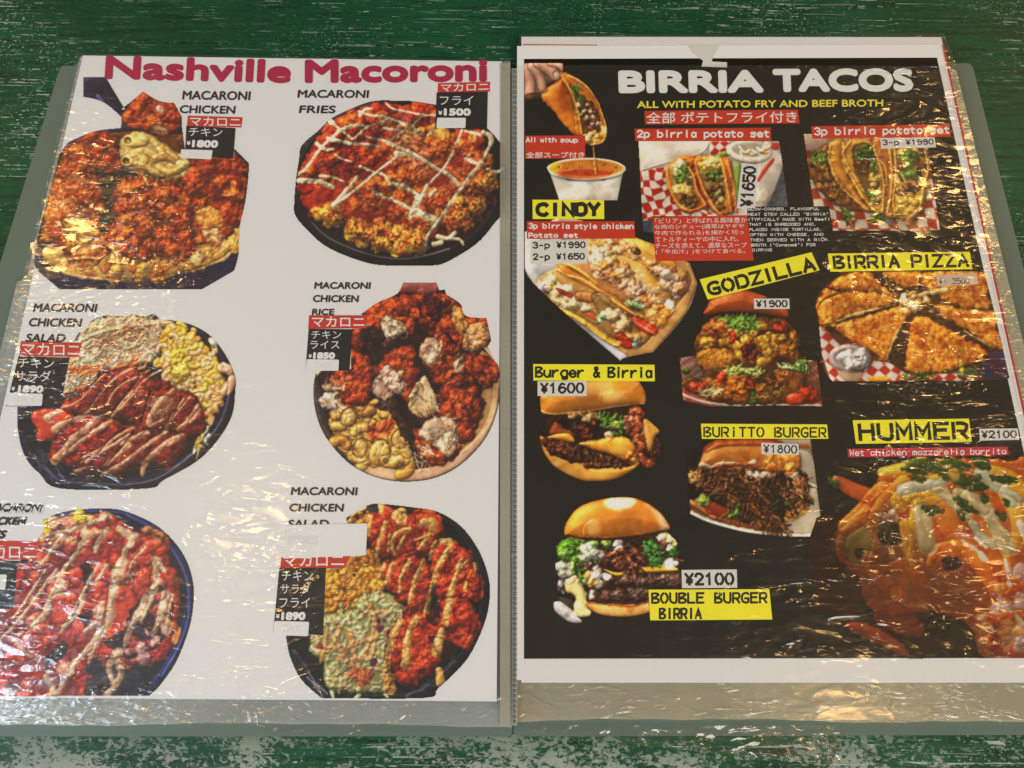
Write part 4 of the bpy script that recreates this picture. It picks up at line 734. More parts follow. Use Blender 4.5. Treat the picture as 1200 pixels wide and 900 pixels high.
def dish_burger_birria():
    d = Dish('burger', 620, 425, 6.206, [(80,290),(85,243),(415,243),(415,132),(760,132),(820,170),(850,230),(845,300),(810,308),(840,360),(850,400),(950,490),(945,520),(972,590),(965,670),(920,715),(915,755),(860,772),(800,740),(740,800),(620,850),(500,862),(380,855),(200,770),(110,660),(80,580),(85,510),(125,470),(120,420),(180,380),(90,372)], '1a0e06', 27)
    d.area([(80,560),(110,540),(400,700),(700,750),(790,745),(730,800),(620,850),(480,865),(370,855),(200,770),(115,670)], C('c8802c','e4a84c','d89438','ecbc68'), h=9, edge=14, gloss=.5)
    d.area([(85,500),(120,420),(200,370),(500,350),(700,330),(800,310),(850,400),(900,560),(850,690),(500,640),(200,560)], C('2c140a','4c2410','3c1c0c'), h=2, edge=8, warp=3)
    d.area([(150,480),(200,430),(260,480),(340,500),(320,540),(160,530)], C('78341c','a05430'), h=4, edge=8, warp=2)
    d.lumps([(230,400),(340,390),(350,500),(240,470)], 24, (2,5), [C('1c1008','34200f'), C('34240f','54381a')], h=3, gloss=.7)
    d.lumps([(280,370),(500,370),(480,420),(380,430)], 16, (3,7), [C('94683c','c09868'), C('b88c58','d8b888'), C('6c4824','8c6438')], h=4, gloss=.9)
    d.lumps([(350,470),(490,430),(500,550),(360,570)], 44, (2,5), [C('581c0c','8c3418'), C('6c2814','a04c28'), C('40140a','5c200f')], h=4, grain=.6, gloss=.9)
    d.shreds([(500,390),(690,390),(700,500),(560,510),(500,460)], 44, (4,10), (1.2,3), [C('30440f','587420'), C('44601a','7c9834'), C('20300c','38501a')], spread=3, h=3, gloss=.8)
    d.area([(585,440),(630,420),(655,440),(640,480),(600,470)], C('a8b048','d0d078'), h=4, edge=5, gloss=.9); d.area([(550,510),(600,500),(615,540),(585,580),(550,540)], C('c49870','ecd0b0'), h=4, edge=5, gloss=.9)
    d.area([(690,400),(740,380),(750,470),(710,500)], C('8c5440','b07c64'), h=3, edge=5, warp=2)
    CH = C('cc781c','e89c30','f0b048')
    d.area([(100,555),(200,520),(300,520),(330,580),(200,560)], CH, h=5, edge=6, gloss=.8)
    d.area([(360,590),(480,560),(620,540),(700,540),(770,600),(800,700),(800,745),(740,745),(600,670),(480,640)], CH, h=6, edge=9, gloss=.9, warp=1)
    d.lumps([(680,640),(780,640),(790,720),(720,720)], 9, (3,5), [C('d8882c','f0ac48'), C('8c400f','a8541a')], h=3, gloss=1)
    d.area([(830,400),(950,490),(920,540),(900,620),(860,660),(830,560)], C('dc9438','f0b458'), h=5, edge=6, gloss=.9)
    PT = [C('3c1c0f','6c3c20'), C('54280f','8c5430'), C('2c140a','482410')]
    for p, n in [([(95,570),(160,550),(380,610),(380,680),(390,720),(300,720),(160,660)], 90), ([(390,640),(480,640),(620,690),(740,750),(640,760),(480,770),(410,750)], 80), ([(920,530),(970,590),(965,670),(915,710),(870,680),(900,600)], 30)]:
        d.area(p, C('3c1e10','5c3018'), h=7, edge=9, warp=2, grain=1.5, gscale=2.5, gloss=.5); d.lumps(p, n, (1.5,4), PT, h=2.5, grain=.8, gloss=.8)
    SD = [(740,340),(800,325),(845,380),(820,480),(860,600),(850,680),(920,730),(880,770),(810,730),(790,620),(745,520),(740,430)]
    d.area(SD, C('6c2c14','985030'), h=7, edge=8, warp=3, gloss=.7); d.lumps(SD, 70, (1.8,4.5), [C('8c3c1c','bc6c40'), C('702c14','9c4c28'), C('a85834','d08c60')], h=3, grain=.8, gloss=.9)
    d.area([(78,290),(90,215),(420,130),(760,125),(825,170),(850,230),(847,298),(780,305),(640,325),(500,350),(340,370),(180,385),(92,372)], C('b0641c','d08834','c47824','dc9c48'), h=13, edge=26, warp=.5, gloss=.35, cs=26, grain=.3, gscale=2)
    d.line([(84,350),(180,375),(420,355),(640,320),(840,298)], 6, C('e0a858','ecc078'), h=2)
    d.tint([(430,130),(600,130),(560,240),(440,230)], C('e0aa60','e8b870'), a=.45); d.tint([(540,230),(680,210),(700,270),(560,280)], C('f0cc80','f4d890'), a=.6)
    return add(d.done(gain=0.90), 1)

def dish_double_burger():
    d = Dish('burger', 640, 575, 5.624, [(118,280),(130,215),(200,120),(300,70),(440,45),(560,45),(660,75),(760,150),(820,240),(800,275),(860,340),(870,400),(910,465),(880,470),(870,520),(895,560),(895,650),(675,650),(680,800),(560,830),(400,825),(300,800),(290,825),(230,835),(190,810),(240,865),(220,872),(150,865),(50,790),(45,735),(90,725),(80,700),(75,610),(90,580),(60,500),(75,440),(65,370),(110,320)], '150e08', 28)
    d.area([(250,720),(420,740),(700,720),(700,800),(560,832),(400,828),(300,790)], C('c48440','dca860','b87434'), h=7, edge=9, gloss=.3)
    d.line([(270,735),(420,750),(560,760),(680,730)], 8, C('8c4418','b06024'), h=2, wob=.6)
    d.area([(75,590),(130,320),(300,310),(800,280),(870,400),(880,500),(895,560),(895,650),(700,740),(300,740),(120,680)], C('2c1810','4c2c1c','3c2014'), h=2, edge=8, warp=2)
    PT = [C('38241c','5c4034'), C('4c3024','745444'), C('281810','40281e'), C('5c3c30','8c6c5c')]
    for p in [[(380,570),(480,560),(640,560),(860,540),(895,580),(890,640),(680,640),(480,620),(370,620)], [(260,680),(380,660),(600,640),(690,650),(690,720),(480,730),(320,725)]]:
        d.area(p, C('3c261c','5c4034'), h=8, edge=10, warp=2, grain=1.6, gscale=2.5, gloss=.5); d.lumps(p, 90, (1.6,4), PT, h=2.4, grain=.8, gloss=.8)
    d.area([(380,515),(480,540),(620,490),(720,480),(860,510),(850,530),(700,540),(560,545),(480,562),(420,545)], C('d8a020','f0c040','e8b030'), h=5, edge=4, gloss=.8)
    BR = [C('4c2818','784434'), C('5c3020','905c48'), C('34190f','54281c')]
    d.lumps([(360,400),(560,380),(660,400),(640,500),(480,520),(380,480)], 40, (3,6), BR, h=4, gloss=.7)
    d.shreds([(350,370),(680,330),(660,500),(400,510)], 70, (7,18), (.8,1.8), BR + [C('8c4428','b06c48')], ang=.2, spread=2, h=2.5, gloss=.8)
    d.lumps([(720,340),(800,340),(800,430),(720,420)], 20, (2,5), BR, h=3)
    d.lumps([(220,430),(360,430),(360,540),(250,530)], 34, (2,5), BR + [C('a87c5c','c8a488')], h=3, gloss=.8)
    LT = [C('5c8420','8cb840'), C('48701c','74a034'), C('90b050','c4d888'), C('3c5c14','5c8424')]
    d.lumps([(75,350),(200,320),(340,350),(330,440),(240,470),(90,460)], 70, (3,8), LT, h=4, gloss=.6)
    d.shreds([(75,350),(340,340),(320,450),(100,460)], 50, (4,10), (1,2.6), LT, spread=3, h=2.5)
    d.lumps([(220,360),(340,370),(360,430),(240,440)], 16, (4,8), [C('b0b898','d4dcbc')], h=4, gloss=.6)
    d.lumps([(70,500),(170,480),(200,560),(110,580)], 16, (4,9), [C('b0ac98','d4d0bc'), C('94947c','b4b49c')], h=4, gloss=.7)
    d.shreds([(150,460),(240,500),(240,590),(200,580)], 16, (5,12), (1.5,3), LT, ang=1.1, spread=.8, h=3)
    d.lumps([(370,330),(420,340),(400,375)], 5, (3,6), LT, h=3); d.shreds([(640,340),(720,330),(760,460),(680,470)], 44, (5,12), (1.4,3), [C('2c5420','4c7c34'), C('3c6828','68984c')], ang=1.1, spread=1.6, h=3, gloss=.6)
    d.shreds([(780,380),(860,340),(860,430),(800,440)], 20, (4,9), (1.2,2.6), [C('386020','5c8834')], spread=3, h=3)
    W = [C('d0ccc4','f0ece8'), C('b8b0a8','dcd4cc')]
    for x, y, a, b in [(470,345,34,22),(470,378,36,10),(335,515,26,26),(355,435,26,30),(400,565,30,22),(340,610,30,34),(275,465,18,16),(760,300,34,24),(815,370,18,26),(810,480,40,34),(300,665,18,16),(860,480,16,24),(350,560,22,16),(300,700,20,16)]: d.ell(x,y,a,b,d.rng.uniform(-.6,.6), W[0] if d.rng.random()<.7 else W[1], h=2.2, warp=2.2, ws=3, gloss=.5, soft=1.4)
    d.lumps([(780,290),(860,320),(870,400),(820,350)], 10, (2,5), [C('b8a850','dccc78'), C('c8ccb0','e8ecd0')], h=3)
    d.lumps([(260,530),(340,560),(330,620),(260,600)], 14, (3,6), [C('d8a448','f0c470'), C('dcd0c0','f0e8dc')], h=3, gloss=.9)
    d.line([(850,450),(910,465)], 6, C('8c4428','a85c3c'), h=2)
    d.area([(120,600),(160,570),(200,560),(250,640),(262,700),(270,760),(300,800),(280,830),(220,835),(180,790),(190,700),(130,660)], C('d8b868','f0dc98','e4cc84'), h=8, edge=10, warp=1.5, gloss=1)
    d.lumps([(70,600),(120,600),(110,670),(80,660)], 8, (3,5), [C('4c342c','745850'), C('a8a098','c8c0b8')], h=3); d.area([(85,700),(170,720),(180,790),(130,770),(90,740)], C('34302c','545048'), h=3, edge=5)
    d.area([(50,735),(90,728),(150,770),(225,830),(235,870),(150,868),(60,800)], C('98908c','c4bcb8','78706c'), h=7, edge=8, gloss=1)
    d.area([(118,285),(130,215),(200,120),(300,72),(440,45),(560,45),(660,75),(760,150),(820,240),(790,265),(660,298),(520,318),(370,325),(220,318),(140,305)], C('b0641a','cc8228','c07422','d89038'), h=16, edge=34, warp=.4, gloss=.5, cs=30)
    d.line([(130,295),(260,318),(400,322),(560,308),(700,285),(800,262)], 7, C('6c3410','8c4818'), h=-1, wob=.6)
    d.tint([(380,70),(440,48),(580,50),(560,110),(440,120)], C('f0dcb0','f8ecd0'), a=.85, warp=2, feather=5); d.tint([(660,90),(760,150),(812,245),(760,270),(740,200),(700,140)], C('e4c8a0','f0dcc0'), a=.7, warp=2, feather=6)
    d.tint([(270,200),(340,200),(360,270),(290,300)], C('e0a858','ecc07c'), a=.7, warp=2, feather=5); d.line([(300,190),(250,230),(245,290)], 3, C('e8b870','f0c888'), h=.5)
    return add(d.done(gain=0.95), 1)

def dish_pulled_beef():
    d = Dish('sandwich', 800, 490, 6, [(25,240),(110,195),(240,150),(900,146),(972,690),(940,700),(905,835),(700,830),(460,805),(200,740),(55,675),(35,380)], '2c1608', 29)
    d.area([(600,146),(900,146),(980,860),(840,860),(780,480)], C('8c7860','a89478','786450'), h=0, edge=8, smooth=False)
    d.area([(660,150),(900,148),(905,190),(820,200),(660,180)], C('a89884','bcac98'), h=1, edge=4, smooth=False)
    d.line([(820,190),(900,200)], 14, C('98582c','b47444'), h=1)
    d.area([(810,230),(915,270),(945,490),(850,430),(810,380)], C('a4917a','c0ae96'), h=3, edge=12); d.line([(810,390),(870,450),(945,485)], 10, C('cabca6','dcd0bc'), h=3)
    d.area([(740,500),(945,490),(975,700),(905,838),(700,832),(460,806),(200,742),(50,676),(60,640),(400,740)], C('c4b090','dccbac','cdbb9c'), h=3, edge=8, smooth=False)
    d.line([(55,670),(200,735),(460,800),(700,826),(905,830)], 14, C('d4c8b8','ece4d8'), h=4, gloss=.6)
    d.area([(50,590),(140,560),(300,620),(480,700),(700,740),(740,790),(560,790),(380,760),(200,710),(70,650)], C('6c3412','9c5420','84441a'), h=3, edge=8, warp=2, gloss=.9)
    d.line([(60,590),(150,650),(230,700)], 18, C('98602c','c08840'), h=4, gloss=.8)
    d.area([(150,600),(260,600),(300,680),(200,690)], C('8c2c0c','b04414'), h=2, edge=8, warp=3, gloss=1)
    d.lumps([(740,540),(860,550),(870,640),(720,720),(560,710),(540,650),(680,660)], 44, (4,9), [C('c87418','ec9c38'), C('b85c10','dc8024'), C('d89c40','ecbc64')], h=3, gloss=1)
    d.area([(170,530),(230,535),(230,575),(180,570)], C('ccb890','e4d4b0'), h=3, edge=5); d.line([(730,580),(800,550),(850,580)], 16, C('dcc080','ecd8a4'), h=3)
    d.area([(30,380),(150,350),(820,370),(870,500),(850,560),(740,640),(680,680),(540,640),(460,760),(300,620),(120,540),(40,460)], C('20120a','3c2010','2c180c'), h=6, edge=12, warp=4)
    SHR = [C('6c3c1c','94602f'), C('4c2812','74441f'), C('845028','b07c48'), C('34190c','54300f')]
    d.shreds([(40,380),(400,370),(380,520),(180,540),(60,480)], 90, (8,20), (.8,1.9), SHR, ang=-.3, spread=2.4, h=2.5, gloss=.8)
    d.shreds([(240,400),(560,390),(560,620),(320,600)], 110, (10,26), (.9,2), SHR, ang=1.2, spread=1.8, h=2.8, gloss=.8)
    d.shreds([(440,540),(560,560),(700,740),(640,780),(500,700)], 60, (12,28), (1,2.2), SHR, ang=.9, spread=.8, h=3, gloss=.9)
    d.shreds([(560,390),(820,390),(860,540),(740,640),(620,640)], 90, (8,20), (.9,2), SHR + [C('20120a','34200f')], ang=1.3, spread=1.8, h=2.8, gloss=1)
    d.shreds([(760,400),(850,430),(870,540),(800,520)], 24, (6,14), (1.4,2.8), [C('a86838','cc9460'), C('7c4820','a06c38')], ang=.8, spread=1, h=3, gloss=.9)
    d.area([(620,590),(700,560),(720,640),(670,680),(620,640)], C('20180f','34280f'), h=4, edge=8, warp=3)
    d.lumps([(45,375),(110,380),(100,450),(50,440)], 18, (2,3.6), [C('a87c40','c8a064'), C('7c5424','a07838')], h=2.5, gloss=.8)
    d.lumps([(120,550),(190,560),(170,600),(130,590)], 8, (3,5), [C('8c9c38','b4c05c')], h=3); d.shreds([(320,650),(380,650),(380,700),(330,700)], 10, (4,9), (1.4,2.8), HERB, h=3); d.ell(730,595,18,14,0, C('5c8c28','84b040'), h=3)
    d.lumps([(440,372),(620,372),(640,400),(480,400)], 14, (2,5), [C('c8b094','e0ccb4')], h=2.5, gloss=.8); d.lumps([(720,370),(810,380),(800,420),(740,410)], 8, (3,6), [C('d8c4a4','ecdcc4')], h=3)
    d.area([(110,340),(130,260),(200,180),(260,150),(600,150),(720,210),(820,240),(825,350),(780,380),(640,375),(520,372),(340,365),(200,362)], C('b05c1c','d08430','c0702a','dc9844'), h=12, edge=18, warp=1.5, gloss=.8, cs=16)
    d.area([(120,250),(240,155),(650,150),(700,200),(560,195),(300,200),(180,235)], C('7c3410','a04c1c','8c4014'), h=3, edge=10, keep=1)
    d.line([(130,330),(220,345),(300,320),(400,330),(500,310)], 16, C('dcb888','ecd0a8'), h=2.5, wob=.7, gloss=.8)
    d.line([(220,355),(400,325),(480,340),(560,360)], 16, C('8c3c18','b05c2c'), h=2, wob=.6)
    d.area([(60,240),(120,200),(150,200),(110,330),(40,340)], C('1c0f08','34200f'), h=1, edge=6)
    d.lumps([(560,260),(700,250),(820,300),(800,370),(600,350)], 20, (4,8), [C('d08430','eca850'), C('b8641c','d88834')], h=3, gloss=1)
    return add(d.done(gain=0.81), 1)

def dish_wet_burrito():
    d = Dish('burrito', 940, 520, 3.531, [(45,470),(5,480),(20,420),(60,310),(100,290),(180,290),(230,240),(110,180),(105,130),(150,135),(250,165),(280,110),(250,85),(330,80),(400,55),(850,55),(930,55),(960,250),(1010,500),(1095,890),(700,886),(560,885),(400,880),(180,760),(180,700),(40,690)], '241a0e', 30)
    d.area([(20,470),(60,310),(180,290),(300,260),(300,500),(240,700),(20,700)], C('3c1c0c','5c2c10','2c180c'), h=0, edge=10)
    d.area([(230,640),(340,620),(600,700),(760,760),(700,886),(300,886)], C('241a0e','3a2a14'), h=0, edge=10, smooth=False)
    d.line([(150,150),(200,185),(270,215)], 26, C('a8401c','cc6830','bc5424'), h=6, r2=36, wob=.1, gloss=.7); d.line([(110,150),(140,165)], 18, C('38481f','58682c'), h=3)
    d.area([(140,400),(190,320),(300,210),(330,110),(460,70),(700,60),(860,70),(960,120),(1100,890),(760,890),(700,760),(560,700),(300,700),(230,560),(150,470)], C('a8440e','cc6416','b85012','dc8424'), h=10, edge=24, warp=3, gloss=.8, cs=18)
    d.area([(135,400),(180,330),(300,280),(420,330),(440,450),(330,500),(200,490)], C('8c4c14','b8742c','9c5c1c'), h=4, edge=14, warp=3)
    d.area([(180,380),(230,340),(290,370),(280,470),(220,500),(180,460)], C('98803c','b8a45c','c0a868'), h=4, edge=10, warp=2, gloss=.7); d.area([(220,440),(260,440),(260,470),(230,480)], C('242810','38401c'), h=1, edge=3)
    d.area([(320,340),(380,325),(425,370),(420,410),(350,420),(315,390)], C('10100c','2c2c20','1c1c14'), h=5, edge=8, gloss=.9); d.ell(305,320,22,16,0, C('34240f','503818'), h=2)
    d.area([(580,480),(640,470),(660,510),(600,530)], C('1c140c','382414'), h=2, edge=6); d.area([(360,590),(400,590),(400,640),(360,640)], C('24140a','3c200f'), h=1, edge=6)
    d.tint([(640,490),(740,520),(780,620),(700,700),(560,660),(540,560)], C('5c2c10','84441c'), a=.6, warp=8, feather=26)
    O = [C('c4540c','e47c18','ec9428'), C('b84808','d86c14'), C('dc9420','f0b438')]
    for pts, a, b, c in [([(330,200),(250,290),(180,350)],44,30,0), ([(420,180),(340,250),(300,300)],50,30,0), ([(560,170),(440,200),(400,240)],40,44,2), ([(640,240),(560,230),(440,220)],34,30,2), ([(590,280),(640,380),(720,480),(800,600)],50,30,0), ([(700,260),(780,360),(850,460),(840,600)],44,20,0), ([(520,420),(470,330),(480,250)],30,30,2),
                         ([(430,340),(440,420),(460,500)],30,20,2), ([(850,200),(900,320),(880,430)],40,26,2), ([(760,120),(850,150),(900,200)],40,40,2), ([(330,120),(420,100),(500,80)],24,30,2), ([(280,480),(320,560),(420,640)],40,30,1), ([(640,420),(560,440),(530,500)],28,20,0)]:
        d.line(pts, a, O[c], h=6, r2=b, wob=.25, gloss=1, keep=.7, soft=1.6)
    W = [C('a89c78','ccc4a4','bcb494'), C('b8a070','dcc898')]
    for pts, a, b in [([(490,280),(500,350),(515,420)],30,36), ([(560,180),(620,240),(680,300)],28,18), ([(640,200),(740,250),(790,340),(850,430)],26,34), ([(740,130),(820,180),(870,250)],34,20), ([(420,190),(500,170),(580,160)],26,20), ([(680,220),(760,280)],26,22), ([(700,330),(740,380),(790,420)],16,18), ([(840,190),(900,230)],24,16), ([(860,560),(900,600)],22,14), ([(870,700),(930,760)],14,14), ([(790,800),(840,830)],12,12)]:
        d.line(pts, a, W[0] if d.rng.random() < .7 else W[1], h=4, r2=b, wob=.4, gloss=1, keep=.7, soft=1.6)
    for pts, a, b in [([(660,400),(720,440),(760,480)],8,12), ([(720,390),(760,430)],10,6), ([(840,480),(860,580)],6,10), ([(900,330),(930,420)],16,10)]: d.line(pts, a, C('ecd8c0','f8ecdc'), h=2, r2=b, wob=.5, gloss=1)
    G_ = C('24380f','3c5818','2c4414','4c6c24')
    for p in [[(410,110),(450,70),(540,60),(560,100),(500,130),(440,120)], [(500,100),(600,60),(680,80),(700,110),(600,130)], [(560,130),(640,120),(760,170),(770,190),(700,200),(640,170)], [(500,260),(560,260),(590,285),(530,295),(500,280)], [(620,220),(660,225),(740,290),(700,290),(650,260)], [(700,60),(770,70),(780,110),(720,100)], [(780,130),(880,140),(880,165),(800,160)], [(640,270),(680,275),(670,320),(645,300)], [(800,280),(840,290),(840,325)], [(740,200),(775,235),(750,250)], [(830,230),(860,240),(850,265)], [(700,130),(740,130),(730,170)], [(440,130),(520,140),(500,160),(450,150)]]:
        d.area(p, G_, h=3.5, edge=4, warp=3, ws=4, gloss=.7)
    d.area([(600,110),(640,100),(650,140),(620,150)], C('b88834','d8a848'), h=3, edge=4)
    d.area([(180,745),(260,740),(380,800),(440,860),(400,875),(300,820),(200,780)], C('a0381c','c45430','b04424'), h=7, edge=9, gloss=.7, soft=1.6)
    d.area([(300,700),(400,660),(500,740),(500,800),(420,790),(320,760)], C('a03814','c45428'), h=4, edge=12, warp=3, soft=2, alpha=.85)
    d.lumps([(820,520),(960,520),(1060,860),(780,870),(740,760),(800,680)], 50, (6,14), [C('b4440c','dc6c1c'), C('9c3408','c4500f'), C('d8843c','ecac68'), C('bc8c7c','d4b0a4')], h=4, gloss=1, soft=1.5)
    d.lumps([(740,700),(860,720),(880,870),(740,860)], 26, (5,10), [C('a8380c','cc5418'), C('c87c48','dca070')], h=3, gloss=1)
    d.lumps([(330,270),(420,290),(400,320),(330,300)], 5, (4,8), [C('d8a070','ecc8a8')], h=3, gloss=1)
    d.tint([(20,300),(200,330),(330,560),(560,640),(780,760),(820,880),(20,880)], C('2c180a','1c1208'), a=.38, warp=12, feather=40)
    d.tint([(140,330),(300,260),(440,330),(560,500),(540,640),(300,640),(160,480)], C('3c200c','54300f'), a=.38, warp=12, feather=30)
    return add(d.done(gain=0.72, soft=1.0, bump=.34, sat=1.02), 1)
# ---------------------------------------------------------------- helpers
def lin(c):
    c = np.asarray(c, float)
    return np.where(c <= .04045, c / 12.92, ((c + .055) / 1.055) ** 2.4)
def hexl(h, gain=1.0):
    c = lin([int(h[i:i + 2], 16) / 255 for i in (0, 2, 4)]) / gain
    return tuple(np.clip(c, 0, .9)) + (1,)

class NT:
    def __init__(s, m):
        m.use_nodes = True; s.t = m.node_tree; s.t.nodes.clear()
    def n(s, kind, _in=None, **kw):
        x = s.t.nodes.new(kind)
        for k, v in kw.items(): setattr(x, k, v)
        for k, v in (_in or {}).items():
            if isinstance(v, bpy.types.NodeSocket): s.t.links.new(v, x.inputs[k])
            else: x.inputs[k].default_value = v
        return x
    def math(s, op, a, b=0.0, c=None):
        d = {0: a, 1: b}
        if c is not None: d[2] = c
        return s.n('ShaderNodeMath', d, operation=op).outputs[0]
    def rampf(s, f, a, b):
        r = s.n('ShaderNodeMapRange', {0: f, 1: a, 2: b}); r.interpolation_type = 'SMOOTHSTEP'; return r.outputs[0]
    def mix(s, f, a, b):
        x = s.n('ShaderNodeMix', data_type='RGBA')
        for i, v in ((0, f), (6, a), (7, b)):
            if isinstance(v, bpy.types.NodeSocket): s.t.links.new(v, x.inputs[i])
            else: x.inputs[i].default_value = v
        return x.outputs[2]
    def noise(s, vec, scale, detail=3, rough=.55, dist=0.0):
        return s.n('ShaderNodeTexNoise', {'Vector': vec, 'Scale': scale, 'Detail': detail, 'Roughness': rough, 'Distortion': dist}).outputs[0]
    def coords(s, scale=(1, 1, 1), rot=(0, 0, 0)):
        g = s.n('ShaderNodeNewGeometry').outputs['Position']
        return s.n('ShaderNodeMapping', {0: g, 2: rot, 3: scale}).outputs[0]
    def out(s, sh): s.n('ShaderNodeOutputMaterial', {0: sh})

MAT = {}
def ink(name, col, rough=.45, var=.06):
    """a printed colour: faint ink mottling on paper"""
    if name in MAT: return MAT[name]
    m = bpy.data.materials.new(name); t = NT(m)
    v = t.noise(t.coords(), 900, 2); v2 = t.noise(t.coords(), 60, 3)
    f = t.math('MULTIPLY_ADD', t.math('ADD', v, v2), var, 1 - var)
    c = t.n('ShaderNodeVectorMath', {0: col[:3], 1: f}, operation='MULTIPLY').outputs[0]
    p = t.n('ShaderNodeBsdfPrincipled', {'Base Color': c, 'Roughness': rough, 'Specular IOR Level': .25})
    t.out(p.outputs[0]); MAT[name] = m; return m

def print_material():
    m = bpy.data.materials.new('printed_photograph'); t = NT(m)
    a = t.n('ShaderNodeVertexColor', layer_name='print').outputs[0]
    v = t.noise(t.coords(), 1800, 2)
    f = t.math('MULTIPLY_ADD', v, .12, .94)
    c = t.n('ShaderNodeVectorMath', {0: a, 1: f}, operation='MULTIPLY').outputs[0]
    p = t.n('ShaderNodeBsdfPrincipled', {'Base Color': c, 'Roughness': .4, 'Specular IOR Level': .25})
    t.out(p.outputs[0]); return m

def film_material(name, base_bump, haze=.03, hazecol=(.8, .8, .78, 1), scale=1.0, tint=(.97, .97, .965, 1), rough=.115, mult=1.45, fine=.08, sheen=.35):
    m = bpy.data.materials.new(name); t = NT(m)
    w = t.n('ShaderNodeAttribute', attribute_name='wrinkle').outputs['Fac']
    def crease(rot, sc, st, wd, g0):
        q = t.coords(scale=(1, st, 1), rot=(0, 0, rot))
        r = t.math('MAXIMUM', t.math('SUBTRACT', 1, t.math('MULTIPLY', t.math('ABSOLUTE', t.math('SUBTRACT', t.noise(q, sc * scale, 1.5, .45, 1.1), .5)), wd)), 0)
        return t.math('MULTIPLY', r, t.rampf(t.noise(q, sc * scale * .9, 2), g0, g0 + .14))
    h = t.math('ADD', crease(.3, 42, 2.3, 9, .42), crease(-.55, 60, 2.6, 9, .46))
    n2 = t.noise(t.coords(scale=(1.3, 1, 1), rot=(0, 0, -.4)), 130 * scale, 2, .5, .6)
    gate = t.rampf(t.noise(t.coords(), 26, 2), .46, .62)
    h = t.math('ADD', t.math('MULTIPLY', h, .8), t.math('MULTIPLY', n2, t.math('MULTIPLY_ADD', gate, .42, fine)))
    h = t.math('MULTIPLY', h, t.math('ADD', w, base_bump))
    b = t.n('ShaderNodeBump', {'Strength': 1.0, 'Distance': .0010, 'Height': h}).outputs[0]
    # reflectance of a thin film: the same from either side
    cs = t.n('ShaderNodeVectorMath', {0: b, 1: t.n('ShaderNodeNewGeometry').outputs['Incoming']}, operation='DOT_PRODUCT').outputs['Value']
    cs = t.math('SUBTRACT', 1, t.math('MINIMUM', t.math('ABSOLUTE', cs), 1))
    fr = t.math('MINIMUM', t.math('MULTIPLY', t.math('MULTIPLY_ADD', t.math('POWER', cs, 5), .96, .04), mult), 1)
    g = t.n('ShaderNodeBsdfAnisotropic', {'Color': (1, 1, 1, 1), 'Roughness': rough, 'Normal': b}).outputs[0]
    g_ = t.n('ShaderNodeBsdfAnisotropic', {'Color': (1, 1, 1, 1), 'Roughness': .29, 'Normal': b}).outputs[0]
    g = t.n('ShaderNodeMixShader', {0: sheen, 1: g, 2: g_}).outputs[0]
    tr = t.n('ShaderNodeBsdfTransparent', {0: tint}).outputs[0]
    df = t.n('ShaderNodeBsdfDiffuse', {0: hazecol, 'Normal': b} if haze > .2 else {0: hazecol}).outputs[0]
    hz = t.noise(t.coords(), 40, 4)
    a = t.n('ShaderNodeMixShader', {0: t.math('MULTIPLY', t.math('MULTIPLY_ADD', hz, 1.0, .5), haze), 1: tr, 2: df}).outputs[0]
    t.out(t.n('ShaderNodeMixShader', {0: fr, 1: a, 2: g}).outputs[0])
    return m

